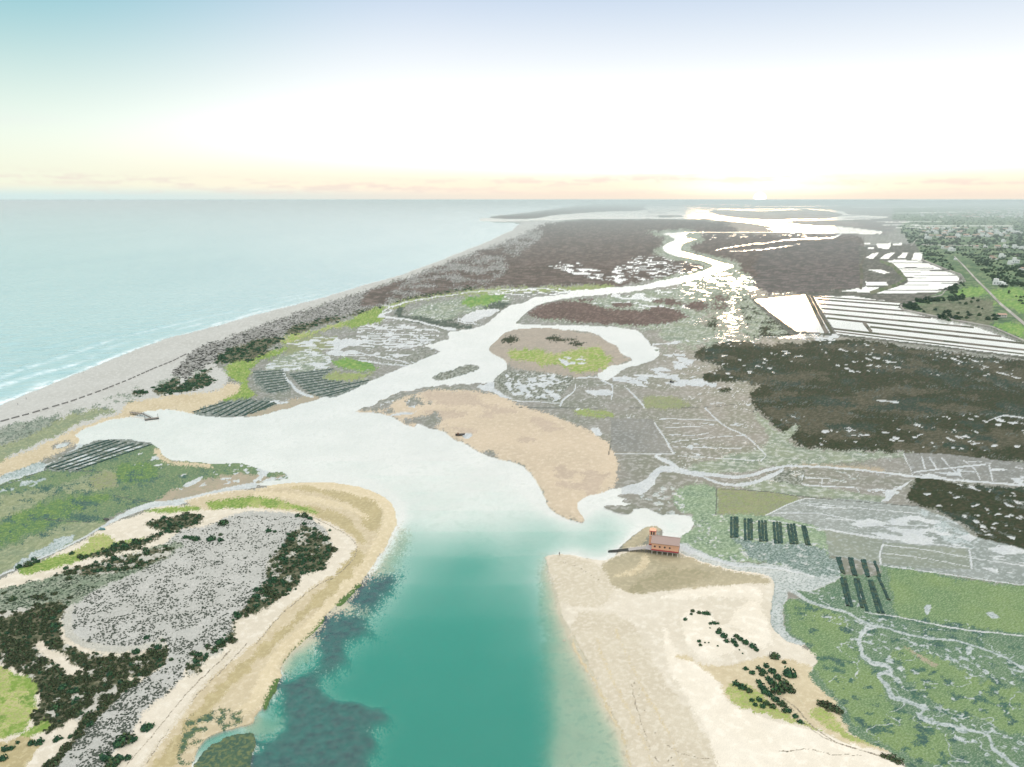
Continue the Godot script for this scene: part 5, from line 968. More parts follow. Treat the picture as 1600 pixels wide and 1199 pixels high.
# slab whose upper face is the outline p (anticlockwise from above is turned), thick metres deep
func slab(p: PackedVector3Array, thick: Vector3) -> ArrayMesh:
	var st := SurfaceTool.new()
	st.begin(Mesh.PRIMITIVE_TRIANGLES)
	st.set_smooth_group(-1)
	var n := p.size()
	for i in range(1, n - 1):
		for v in [p[0], p[i], p[i + 1]]:
			st.add_vertex(v)
		for v in [p[0] + thick, p[i + 1] + thick, p[i] + thick]:
			st.add_vertex(v)
	for i in n:
		var a := p[i]
		var b := p[(i + 1) % n]
		quad(st, a, a + thick, b + thick, b)
	st.generate_normals()
	return st.commit()

func foliage(seed_: int, n: int, leaf: float, tones: Array) -> ArrayMesh:
	# a unit dome of leafy sprays: many small faces through the whole crown
	var r := RandomNumberGenerator.new()
	r.seed = seed_
	var st := SurfaceTool.new()
	st.begin(Mesh.PRIMITIVE_TRIANGLES)
	for i in n:
		var dir := Vector3(r.randfn(), absf(r.randfn()) * 0.9, r.randfn()).normalized()
		var lump := 0.78 + 0.55 * noise.get_noise_3d(dir.x * 90.0 + seed_ * 31.0, dir.y * 90.0, dir.z * 90.0)
		var rad := pow(r.randf(), 0.3) * lump
		var p := dir * rad
		var face := (dir + 0.75 * Vector3(r.randfn(), r.randfn(), r.randfn()) * 0.6).normalized()
		var u := face.cross(Vector3(r.randfn(), r.randfn(), r.randfn())).normalized()
		var v := face.cross(u)
		var s := leaf * r.randf_range(0.6, 1.35)
		var c: Color = tones[r.randi() % tones.size()] * r.randf_range(0.75, 1.3)
		c.a = 1.0
		st.set_color(c)
		st.set_normal(face)
		var tip := p + u * s
		var tail := p - u * s
		var mid := face * s * 0.25
		for q in [tail, p + v * s * 0.7 + mid, tip, tail, tip, p - v * s * 0.7 + mid]:
			st.add_vertex(q)
	var m := StandardMaterial3D.new()
	m.vertex_color_use_as_albedo = true
	m.roughness = 0.8
	m.metallic_specular = 0.25
	m.backlight_enabled = true
	m.backlight = Color(.12, .14, .06)
	m.cull_mode = BaseMaterial3D.CULL_DISABLED
	st.set_material(m)
	return st.commit()

func many(called: String, mesh: Mesh, places: Array[Transform3D]) -> void:
	var mm := MultiMesh.new()
	mm.transform_format = MultiMesh.TRANSFORM_3D
	mm.mesh = mesh
	mm.instance_count = places.size()
	for i in places.size():
		mm.set_instance_transform(i, places[i])
	var o := MultiMeshInstance3D.new()
	o.name = called
	o.multimesh = mm
	o.set_meta("kind", "stuff")
	add_child(o)

const ORD := ["first", "second", "third", "fourth", "fifth", "sixth", "seventh", "eighth", "ninth", "tenth", "eleventh", "twelfth"]
func by_bands(list: Array, what: String, where: String) -> Array[String]:
	# which one, read off the picture: row by row from the near edge, each row from the left
	var order := range(list.size())
	order.sort_custom(func(a: int, b: int) -> bool: return list[a][1] < list[b][1])
	var out: Array[String] = []
	out.resize(list.size())
	var bands := ceili(list.size() / 12.0)
	for k in bands:
		var some := order.slice(k * list.size() / bands, (k + 1) * list.size() / bands)
		some.sort_custom(func(a: int, b: int) -> bool: return list[a][0] / list[a][1] < list[b][0] / list[b][1])
		for i in some.size():
			out[some[i]] = "%s from the left, %s%s%s" % [ORD[i], what, where, "" if bands == 1 else " (%s row from the near side)" % ORD[k]]
	return out

func on_ground(x: float, d: float, sink := 0.0) -> Vector3:
	return Vector3(x, height_at(x, d) - sink, -d)

# ---------------------------------------------------------------- scrub, dune grass, trees
func plant_scrub() -> void:
	var dark := [Color(.032, .095, .042), Color(.05, .115, .045), Color(.022, .062, .035)]
	var brown := [Color(.065, .09, .036), Color(.09, .088, .045), Color(.045, .078, .034)]
	var kinds: Array[ArrayMesh] = [foliage(1, 150, 0.2, dark), foliage(2, 150, 0.2, dark), foliage(3, 130, 0.22, brown), foliage(4, 150, 0.19, dark + brown)]
	for a in [[DUNE_SHRUBS, "dark shrub on the pale dune", "shrubs on the pale dune"], [KNOT_SHRUBS, "dark shrub in the beach knot", "shrubs in the knot on the right-hand beach"], [SPIT_SHRUBS, "dark shrub on the left spit", "shrubs standing apart on the left spit"]]:
		var names := by_bands(a[0], a[1], "")
		for i in a[0].size():
			var s: Array = a[0][i]
			var w: float = maxf(s[2], 0.35)
			solo("shrub", kinds[[0, 1, 0, 1, 3][rng.randi() % 5]], on_ground(s[0], s[1], 0.1), rng.randf() * TAU, Vector3(w * 1.1, w * rng.randf_range(0.8, 1.1) + 0.3, w * 1.1), names[i], "shrub", a[2])
	var where := ["left lobe of the olive green bush at the edge of the green flat", "middle of the olive green bush at the edge of the green flat", "right lobe of the olive green bush at the edge of the green flat", "leftmost of the dark bushes where the beach path leaves the picture", "middle of the dark bushes where the beach path leaves the picture", "rightmost of the dark bushes where the beach path leaves the picture"]
	for i in LONE_SHRUBS.size():
		var s: Array = LONE_SHRUBS[i]
		solo("shrub", kinds[2], on_ground(s[0], s[1], 0.1), rng.randf() * TAU, Vector3(s[2] * 1.1, s[2] * 0.9, s[2] * 1.1), where[i], "shrub")
	# the thickets: bushes shoulder to shoulder on the dark ground
	var spread: Array[Vector3] = []
	for i in 60000:
		var d := 1.0 / rng.randf_range(1.0 / 620.0, 1.0 / 168.0)
		var x := rng.randf_range(-0.85, 0.1) * d
		var code := cover_at(x, d)
		if code == "B" or (code == "D2" and rng.randf() < 0.05):
			var w := 0.55 + 1.5 * pow(rng.randf(), 2.0)
			var ok := true
			for k in range(maxi(0, spread.size() - 2500), spread.size()):
				var p := spread[k]
				if (p.x - x) * (p.x - x) + (p.y - d) * (p.y - d) < 1.1 * w * w:
					ok = false
					break
			if ok:
				spread.append(Vector3(x, d, w))
	var rest: Array[Array] = [[], [], [], []]
	var single := 0
	for p in spread:
		var west := p.y < 290.0 and p.x < -105.0
		var m := 2 if west and rng.randf() < 0.75 else rng.randi() % 4
		var size := Vector3(p.z, p.z * rng.randf_range(0.7, 1.0) + 0.2, p.z)
		var turn := rng.randf() * TAU
		if single < 170 and p.y < 300.0 and p.z > 1.15:
			single += 1
			solo("shrub", kinds[m], on_ground(p.x, p.y, 0.1), turn, size, "brown green bush in the thicket at the near end of the left spit" if west else "dark green bush in the hedge along the inner beach of the left spit", "shrub", "bushes in the near thicket" if west else "bushes in the hedge along the spit beach")
		else:
			rest[m].append(Transform3D(Basis(Vector3.UP, turn).scaled_local(size), on_ground(p.x, p.y, 0.1)))
	for m in 4:
		var list: Array[Transform3D] = []
		list.assign(rest[m])
		many(["thicket", "thicket_001", "thicket_002", "thicket_003"][m], kinds[m], list)
	# the far hedge of scrub along the barrier island
	var far_list: Array[Transform3D] = []
	for i in 9000:
		var d := 1.0 / rng.randf_range(1.0 / 1500.0, 1.0 / 560.0)
		var x := rng.randf_range(-0.5, 0.02) * d
		if cover_at(x, d) == "B":
			var w := rng.randf_range(1.4, 3.2)
			far_list.append(Transform3D(Basis(Vector3.UP, rng.randf() * TAU).scaled_local(Vector3(w, w * 0.7, w)), on_ground(x, d, 0.2)))
	many("island_scrub", kinds[0], far_list)

func plant_grass() -> void:
	var r := RandomNumberGenerator.new()
	r.seed = 9
	for set_ in [["dune_grass", ["D", "D"], 0.8, 0.3, 9000, 166.0, 350.0, -0.8, 0.0, [Color(.075, .095, .07), Color(.11, .125, .095), Color(.05, .075, .055)]], ["dune_heather", ["D2", "X2"], 0.62, 0.34, 9000, 166.0, 560.0, -0.86, -0.2, [Color(.06, .09, .06), Color(.08, .11, .07), Color(.05, .07, .05)]], ["island_heather", ["X", "X"], 0.5, 1.0, 7000, 560.0, 2600.0, -0.5, 0.1, [Color(.07, .07, .055), Color(.09, .085, .07), Color(.055, .06, .05)]]]:
		var mesh := foliage(17 + set_[4] % 7, 22, 0.45, set_[9])
		var list: Array[Transform3D] = []
		for i in set_[4] * 8:
			if list.size() >= set_[4]:
				break
			var d := 1.0 / r.randf_range(1.0 / set_[6], 1.0 / set_[5])
			var x := r.randf_range(set_[7], set_[8]) * d
			if not (set_[1] as Array).has(cover_at(x, d)):
				continue
			if noise.get_noise_2d(x * 9.0, d * 9.0) < r.randf_range(-0.35, 0.15):
				continue
			var w: float = set_[3] * r.randf_range(0.5, 1.5)
			list.append(Transform3D(Basis(Vector3.UP, r.randf() * TAU).scaled_local(Vector3(w, w * set_[2], w)), on_ground(x, d, 0.02)))
		many(set_[0], mesh, list)

func road_x(d: float) -> float:
	for i in range(2, ROAD.size(), 2):
		if d < ROAD[i + 1]:
			return remap(d, ROAD[i - 1], ROAD[i + 1], ROAD[i - 2], ROAD[i])
	return -1e9

func plant_trees() -> void:
	var green := [Color(.025, .06, .03), Color(.035, .075, .03), Color(.02, .05, .03)]
	var crowns: Array[ArrayMesh] = [foliage(31, 170, 0.2, green), foliage(32, 170, 0.21, [Color(.05, .09, .04), Color(.04, .075, .03)]), foliage(33, 150, 0.22, green)]
	var bark := plain(Color(.09, .07, .05))
	var protos: Array[Node3D] = []
	for k in 3:
		var t := Node3D.new()
		part("trunk", post(0.16, 2.6, 0.09), bark, t, Vector3(0, 1.3, 0))
		var limb := part("limb", post(0.08, 1.6, 0.04), bark, t, Vector3(0.45, 2.5, 0.1), Vector3(0, 0, -0.7))
		limb = part("limb", post(0.08, 1.5, 0.04), bark, t, Vector3(-0.4, 2.5, -0.15), Vector3(0.3, 0, 0.75))
		var c := part("crown", crowns[k], null, t, Vector3(0, 2.1, 0))
		c.scale = Vector3(2.3, 3.0, 2.3) if k < 2 else Vector3(2.9, 2.3, 2.9)
		protos.append(t)
	var rest: Array[Array] = [[], [], []]
	var count := 0
	var r := RandomNumberGenerator.new()
	r.seed = 77
	for i in 26000:
		var d := 1.0 / r.randf_range(1.0 / 9000.0, 1.0 / 980.0)
		var x := r.randf_range(0.42, 0.80) * d
		var code := cover_at(x, d)
		if code != "F" and not (code in ["F3", "G3"] and r.randf() < 0.06):
			continue
		if noise.get_noise_2d(x * 1.3, d * 0.9) < r.randf_range(-0.15, 0.35):
			continue
		if absf(x - road_x(d)) < 22.0 + d * 0.004:
			continue
		var k := r.randi() % 3
		var s := r.randf_range(0.7, 1.5)
		var turn := r.randf() * TAU
		if count < 300 and d < 2100.0 and x < 0.68 * d:
			var o: Node3D = protos[k].duplicate()
			o.name = numbered("broadleaf_tree")
			add_child(o)
			o.transform = Transform3D(Basis(Vector3.UP, turn).scaled_local(Vector3.ONE * s), on_ground(x, d, 0.05))
			tag(o, "small dark green tree scattered over the fields beyond the salt pans", "tree", "trees on the fields beyond the salt pans")
			count += 1
		else:
			var big := s * (1.0 if d < 2600.0 else 1.6)
			var wide := Vector3(2.6, 3.6, 2.6) * big
			rest[k].append(Transform3D(Basis(Vector3.UP, turn).scaled_local(wide), on_ground(x, d, 0.1)))
	for p in protos:
		p.free()
	for k in 3:
		var list: Array[Transform3D] = []
		list.assign(rest[k])
		many(["far_wood", "far_wood_001", "far_wood_002"][k], crowns[k], list)

# ---------------------------------------------------------------- shellfish beds
func lay_rows() -> void:
	var m := soil(0.9, 0.3, 2.0, 1.0)
	var ordinal := ["first", "second", "third", "fourth", "fifth", "sixth", "seventh", "eighth", "ninth", "tenth", "eleventh", "twelfth", "thirteenth", "fourteenth", "fifteenth", "sixteenth", "seventeenth", "eighteenth"]
	for field: Array in ROWS:
		var list: Array = field[1]
		for i in list.size():
			var q: Array = list[i]
			var a := Vector3(q[0], 0, -q[1])
			var b := Vector3(q[2], 0, -q[3])
			var long := a.distance_to(b)
			var st := SurfaceTool.new()
			st.begin(Mesh.PRIMITIVE_TRIANGLES)
			var n := int(long / 0.9)
			var last: Array[Vector3] = []
			var wide := 0.62 if a.z > -420.0 else 0.85
			for k in n + 1:
				var z := -long * 0.5 + long * k / n
				var hump := 0.42 + 0.2 * rng.randf() - (0.22 if k % 2 else 0.0)
				var w := wide * rng.randf_range(0.85, 1.12)
				var shift := 0.08 * rng.randfn()
				var ring: Array[Vector3] = [Vector3(-w + shift, -0.1, z), Vector3(-w * 0.8 + shift, hump * 0.8, z), Vector3(shift, hump, z), Vector3(w * 0.8 + shift, hump * 0.8, z), Vector3(w + shift, -0.1, z)]
				var tone := rng.randf_range(0.75, 1.35)
				st.set_color(Color(.028 * tone, .062 * tone, .05 * tone) if rng.randf() < 0.85 else Color(.06, .085, .05))
				if k > 0:
					for e in 4:
						quad(st, last[e], last[e + 1], ring[e + 1], ring[e])
				last = ring
			st.generate_normals()
			st.set_material(m)
			var mid := (a + b) * 0.5
			solo("shellfish_row", st.commit(), on_ground(mid.x, -mid.z), atan2(a.x - b.x, a.z - b.z) + PI, Vector3.ONE, "%s dark shellfish row from the left %s" % [ordinal[i], field[0]], "shellfish row", "shellfish rows " + field[0])

# ---------------------------------------------------------------- lifeboat station
func ring(r0: float, r1: float, deep: float) -> ArrayMesh:
	var st := SurfaceTool.new()
	st.begin(Mesh.PRIMITIVE_TRIANGLES)
	for i in 16:
		var a := Vector2.from_angle(TAU * i / 16)
		var b := Vector2.from_angle(TAU * (i + 1) / 16)
		var p := func(v: Vector2, r: float, z: float) -> Vector3: return Vector3(v.x * r, v.y * r, z)
		quad(st, p.call(a, r0, deep), p.call(b, r0, deep), p.call(b, r1, deep), p.call(a, r1, deep))
		quad(st, p.call(a, r1, deep), p.call(b, r1, deep), p.call(b, r1, 0), p.call(a, r1, 0))
	st.generate_normals()
	return st.commit()

func round_window(o: Node3D, at: Vector3, turn: float, white: Material, glass: Material) -> void:
	var w := part("window", ring(0.36, 0.44, 0.05), plain(Color(.2, .09, .07)), o, at, Vector3(0, turn, 0))
	part("pane", post(0.37, 0.02), glass, w, Vector3(0, 0, 0.012), Vector3(PI / 2, 0, 0))

func build_station() -> void:
	var a := Vector3(STATION[0], 0, -STATION[1])
	var b := Vector3(STATION[2], 0, -STATION[3])
	var L := a.distance_to(b)
	var turn := -atan2(b.z - a.z, b.x - a.x)
	var y0 := 2.1
	var o := thing("lifeboat_station", "salmon orange house on stilts with red bands and a little tower", "house", Vector3(a.x, 0.35, a.z), turn)
	var wall := plain(Color(.82, .46, .29), 0.9)
	wall.albedo_texture = clouds(60.0, 70, 0.86, 1.0)
	wall.uv1_triplanar = true
	wall.uv1_scale = Vector3.ONE * 0.25
	var red := plain(Color(.40, .05, .055), 0.8)
	var tiles := plain(Color(.44, .32, .27), 0.9)
	tiles.albedo_texture = clouds(30.0, 71, 0.72, 1.0)
	tiles.uv1_triplanar = true
	tiles.uv1_scale = Vector3.ONE * 0.3
	var white := plain(Color(.7, .62, .52), 0.8)
	var wood := plain(Color(.2, .18, .16), 0.9)
	var grey := plain(Color(.36, .34, .33), 0.9)
	var glass := plain(Color(.03, .03, .035), 0.15, 0.5)
	# hall
	part("floor", box(Vector3(L + 0.3, 0.25, 8.3)), wood, o, Vector3(L / 2, y0 - 0.13, -4))
	part("wall", box(Vector3(L, 3.3, 8)), wall, o, Vector3(L / 2, y0 + 1.65, -4))
	part("base_band", box(Vector3(L + 0.06, 0.55, 8.06)), red, o, Vector3(L / 2, y0 + 0.275, -4))
	part("eave_band", box(Vector3(L + 0.3, 0.3, 8.3)), red, o, Vector3(L / 2, y0 + 3.36, -4))
	for e in [0.0, L]:
		var g := part("gable", slab(PackedVector3Array([Vector3(e + 0.05 if e == 0.0 else e - 0.05, y0 + 3.5, 0), Vector3(e + 0.05 if e == 0.0 else e - 0.05, y0 + 5.1, -4), Vector3(e + 0.05 if e == 0.0 else e - 0.05, y0 + 3.5, -8)]), Vector3(0.1 if e == 0.0 else -0.1, 0, 0)), wall, o)
	var roof := part("roof", slab(PackedVector3Array([Vector3(-0.35, y0 + 5.2, -4), Vector3(L + 0.35, y0 + 5.2, -4), Vector3(L + 0.35, y0 + 3.5, 0.45), Vector3(-0.35, y0 + 3.5, 0.45)]), Vector3(0, -0.12, 0)), tiles, o)
	part("slope", slab(PackedVector3Array([Vector3(-0.35, y0 + 3.5, -8.45), Vector3(L + 0.35, y0 + 3.5, -8.45), Vector3(L + 0.35, y0 + 5.195, -4), Vector3(-0.35, y0 + 5.195, -4)]), Vector3(0, -0.12, 0)), tiles, roof)
	part("ridge", post(0.14, L + 0.75), tiles, roof, Vector3(L / 2, y0 + 5.2, -4), Vector3(0, 0, PI / 2))
	for i in 4:
		round_window(o, Vector3(L * (0.12 + 0.185 * i), y0 + 1.9, 0.0), 0.0, white, glass)
	for i in 2:
		round_window(o, Vector3(L, y0 + 1.9, -2.6 - 2.8 * i), PI / 2, white, glass)
	for i in 6:
		for j in 3:
			part("stilt", post(0.14, y0 + 0.9), white, o, Vector3(0.25 + (L - 0.5) * i / 5.0, (y0 - 1.3) / 2.0, -0.3 - 3.7 * j))
	# tower at the back corner
	var tx := -0.2
	var tz := -6.4
	part("tower_wall", box(Vector3(2.8, 4.4, 2.8)), wall, o, Vector3(tx, y0 + 2.2, tz))
	part("tower_base_band", box(Vector3(2.86, 0.5, 2.86)), red, o, Vector3(tx, y0 + 0.25, tz))
	part("tower_sill_band", box(Vector3(2.95, 0.16, 2.95)), white, o, Vector3(tx, y0 + 4.45, tz))
	for c in [[-1, -1], [-1, 1], [1, -1], [1, 1], [0, 1], [0, -1], [-1, 0], [1, 0]]:
		part("pier", box(Vector3(0.5, 1.9, 0.5)), wall, o, Vector3(tx + c[0] * 1.13, y0 + 5.45, tz + c[1] * 1.13))
	part("lantern_core", box(Vector3(1.5, 1.85, 1.5)), glass, o, Vector3(tx, y0 + 5.45, tz))
	part("tower_cornice", box(Vector3(3.0, 0.3, 3.0)), red, o, Vector3(tx, y0 + 6.55, tz))
	part("tower_roof", post(2.05, 1.1, 0.12), wall, o, Vector3(tx, y0 + 7.25, tz), Vector3(0, PI / 4, 0)).mesh.radial_segments = 4
	part("finial", post(0.16, 1.1, 0.05), plain(Color(.8, .78, .74)), o, Vector3(tx, y0 + 8.2, tz))
	round_window(o, Vector3(tx, y0 + 2.3, tz + 1.4), 0.0, white, glass)
	round_window(o, Vector3(tx - 1.4, y0 + 2.3, tz), -PI / 2, white, glass)
	for c in [[-1.2, -1.2], [-1.2, 1.2], [0.2, -1.2]]:
		part("stilt", post(0.14, y0 + 0.9), white, o, Vector3(tx + c[0], (y0 - 1.3) / 2.0, tz + c[1]))
	part("landing", box(Vector3(2.6, 0.18, 4.6)), grey, o, Vector3(-1.3, y0 - 0.1, -2.65))
	for c in [[-2.4, -0.6], [-2.4, -4.7], [-1.2, -0.6]]:
		part("stilt", post(0.12, y0 + 0.7), wood, o, Vector3(c[0], (y0 - 1.2) / 2.0, c[1]))
	# slipway
	var s := thing("slipway", "grey timber slipway sloping from the stilted house into the water", "slipway", Vector3(a.x, 0.35, a.z), turn)
	var pale := plain(Color(.34, .31, .28), 0.9)
	var old := plain(Color(.06, .06, .05), 0.95)
	var p0 := Vector3(-2.62, y0 - 0.1, -2.4)
	var p1 := Vector3(-10.0, 0.75, -0.9)
	var p2 := Vector3(-18.6, -0.35, 1.0)
	var wide := Vector3(0.25, 0, 1.25)
	part("deck", slab(PackedVector3Array([p0 - wide, p0 + wide, p1 + wide, p1 - wide]), Vector3(0, -0.16, 0)), pale, s)
	part("deck", slab(PackedVector3Array([p1 - wide + Vector3(0, .03, 0), p1 + wide + Vector3(0, .03, 0), p2 + wide * 0.7, p2 - wide * 0.5]), Vector3(0, -0.2, 0)), old, s).set_meta("label", "dark weathered lower end of the slipway")
	for k in 2:
		part("rail", box(Vector3(8.3, 0.12, 0.12)), old, s, (p1 + p2) * 0.5 + Vector3(0, 0.14, 0.45 - 0.9 * k), Vector3(0, -atan2(p1.z - p2.z, p1.x - p2.x), atan2(p1.y - p2.y, 8.8)))
	for k in 6:
		var q := p0.lerp(p1, k / 4.0) if k < 5 else p1.lerp(p2, 0.35)
		for e in [-1.0, 1.0]:
			part("pile", post(0.12, q.y + 0.9), wood, s, Vector3(q.x, (q.y - 1.1) / 2.0, q.z + 1.05 * e))

# ---------------------------------------------------------------- jetty, boats, fence, houses, people
func hull(long: float, wide: float, deep: float, open_ := true) -> ArrayMesh:
	var st := SurfaceTool.new()
	st.begin(Mesh.PRIMITIVE_TRIANGLES)
	var last: Array[Vector3] = []
	var n := 12
	for k in n + 1:
		var t := float(k) / n
		var w := wide * 0.5 * (1.0 - pow(absf(t - 0.42) / 0.58, 2.6) if t > 0.42 else 0.78 + 0.22 * sin(t / 0.42 * PI / 2))
		var sheer := deep * (1.0 + 0.28 * pow(2.0 * t - 0.9, 2.0))
		var z := long * (t - 0.5)
		var keel := 0.02 + 0.55 * deep * pow(maxf(0.0, t - 0.75) / 0.25, 2.0)
		var sec: Array[Vector3] = [Vector3(-w, sheer, z), Vector3(-w * 0.8, lerpf(keel, sheer, 0.4), z), Vector3(0, keel, z), Vector3(w * 0.8, lerpf(keel, sheer, 0.4), z), Vector3(w, sheer, z), Vector3(w * 0.86, sheer, z), Vector3(w * 0.66, lerpf(keel, sheer, 0.5), z), Vector3(0, lerpf(keel, sheer, 0.3), z), Vector3(-w * 0.66, lerpf(keel, sheer, 0.5), z), Vector3(-w * 0.86, sheer, z)]
		if k > 0:
			for e in 10:
				quad(st, last[e], ring_next(last, e), ring_next(sec, e), sec[e])
		else:
			for e in range(0, 3):
				quad(st, sec[e], sec[e + 1], sec[8 - e], sec[9 - e])
		last = sec
	st.generate_normals()
	return st.commit()

func ring_next(a: Array[Vector3], i: int) -> Vector3:
	return a[(i + 1) % a.size()]

func build_shore_things() -> void:
	var timber := plain(Color(.2, .17, .14), 0.9)
	var dark := plain(Color(.05, .06, .06), 0.8)
	# jetty with a floating pontoon
	var g := func(i: int) -> Vector3: return Vector3(PONTOON[i * 2], 0, -PONTOON[i * 2 + 1])
	var p0: Vector3 = g.call(0)
	var p1: Vector3 = g.call(1)
	var f0: Vector3 = g.call(3)
	var f1: Vector3 = g.call(4)
	var mid := (f0 + f1) * 0.5
	var j := thing("jetty", "timber jetty with a gangway reaching from the island beach", "jetty", Vector3(p0.x, 0, p0.z), -atan2(p1.z - p0.z, p1.x - p0.x))
	var long := p0.distance_to(p1) + 2.0
	part("deck", box(Vector3(long, 0.22, 2.2)), timber, j, Vector3(long / 2 - 1.0, 1.5, 0))
	for k in 4:
		for e in [-0.9, 0.9]:
			part("pile", post(0.14, 2.6), dark, j, Vector3(k * long / 3.6 - 0.4, 0.3, e))
	for e in [-1.05, 1.05]:
		part("rail", box(Vector3(long, 0.09, 0.09)), dark, j, Vector3(long / 2 - 1.0, 2.5, e))
		for k in 5:
			part("rail_post", box(Vector3(0.09, 0.95, 0.09)), dark, j, Vector3(k * (long - 0.4) / 4.0 - 0.8, 2.06, e))
	var b := thing("gangway", "sloping gangway from the jetty down to the pontoon", "gangway", Vector3(p1.x, 0, p1.z), -atan2(mid.z - p1.z, mid.x - p1.x))
	var gl := p1.distance_to(mid)
	var tilt := -atan2(0.95, gl)
	part("deck", box(Vector3(gl, 0.12, 1.2)), timber, b, Vector3(gl / 2 + 0.6, 1.12, 0), Vector3(0, 0, tilt))
	for e in [-0.6, 0.6]:
		part("rail", box(Vector3(gl, 0.1, 0.1)), dark, b, Vector3(gl / 2 + 0.6, 2.1, e), Vector3(0, 0, tilt))
		part("truss", box(Vector3(gl, 0.08, 0.08)), dark, b, Vector3(gl / 2 + 0.6, 1.62, e), Vector3(0, 0, tilt))
	var fl := thing("pontoon", "dark floating pontoon moored at the end of the gangway", "pontoon", mid, -atan2(f1.z - f0.z, f1.x - f0.x))
	part("float", box(Vector3(9.0, 0.8, 3.0)), dark, fl, Vector3(0, 0.15, 0))
	part("deck", box(Vector3(9.2, 0.1, 3.2)), timber, fl, Vector3(0, 0.61, 0))
	for e in [-1, 1]:
		part("mooring_post", post(0.13, 4.2), dark, fl, Vector3(4.2 * e, 1.0, -1.75))
	# boats
	var paint: Array[Color] = [Color(.05, .22, .22), Color(.03, .04, .045), Color(.035, .03, .028), Color(.03, .03, .032)]
	var said := ["small teal rowing boat drawn up on the sand of the left spit", "small dark boat lying at the edge of the green flat near the teal boat", "dark grounded fishing boat on the edge of the centre sandbank", "small dark work boat stranded on the mudflat left of the marsh"]
	var size := [[3.6, 1.5, 0.55], [3.4, 1.4, 0.55], [6.2, 2.3, 0.9], [3.6, 1.7, 0.8]]
	for i in 4:
		var at := on_ground(BOATS[i * 2], BOATS[i * 2 + 1])
		var o := thing("rowing_boat" if i < 2 else "fishing_boat", said[i], "boat", at, [1.3, 1.2, 1.75, 1.2][i])
		o.rotation.z = 0.12
		part("hull", hull(size[i][0], size[i][1], size[i][2]), plain(paint[i], 0.6), o)
		for k in 3:
			part("thwart", box(Vector3(size[i][1] * 0.78, 0.06, 0.26)), timber, o, Vector3(0, size[i][2] * 0.72, size[i][0] * (-0.26 + 0.22 * k)))
		if i > 1:
			part("wheelhouse", box(Vector3(size[i][1] * 0.55, 1.2, 1.1)), plain(Color(.16, .09, .06) if i == 2 else paint[3], 0.8), o, Vector3(0, size[i][2] + 0.3, -size[i][0] * 0.24))
			part("mast", post(0.06, 2.6, 0.03), dark, o, Vector3(0, size[i][2] + 1.3, size[i][0] * 0.08))
	# sand fence along the back of the beach
	var f := thing("sand_fence", "long broken line of low sand fence panels along the ocean beach", "fence", on_ground(FENCE[2], FENCE[3]))
	var slat := plain(Color(.22, .205, .19), 0.95)
	for i in range(0, FENCE.size() - 2, 2):
		var a := Vector2(FENCE[i], FENCE[i + 1])
		var e := Vector2(FENCE[i + 2], FENCE[i + 3])
		var n := int(a.distance_to(e) / 7.5)
		for k in n:
			var q0 := a.lerp(e, (k + 0.06) / n)
			var q1 := a.lerp(e, (k + rng.randf_range(0.6, 0.9)) / n)
			var c := (q0 + q1) * 0.5
			var at := on_ground(c.x, c.y) - f.position
			part("panel", box(Vector3(0.5, 0.9, q0.distance_to(q1))), slat, f, at + Vector3(0, 0.5, 0), Vector3(0, atan2(q1.x - q0.x, -(q1.y - q0.y)), 0))

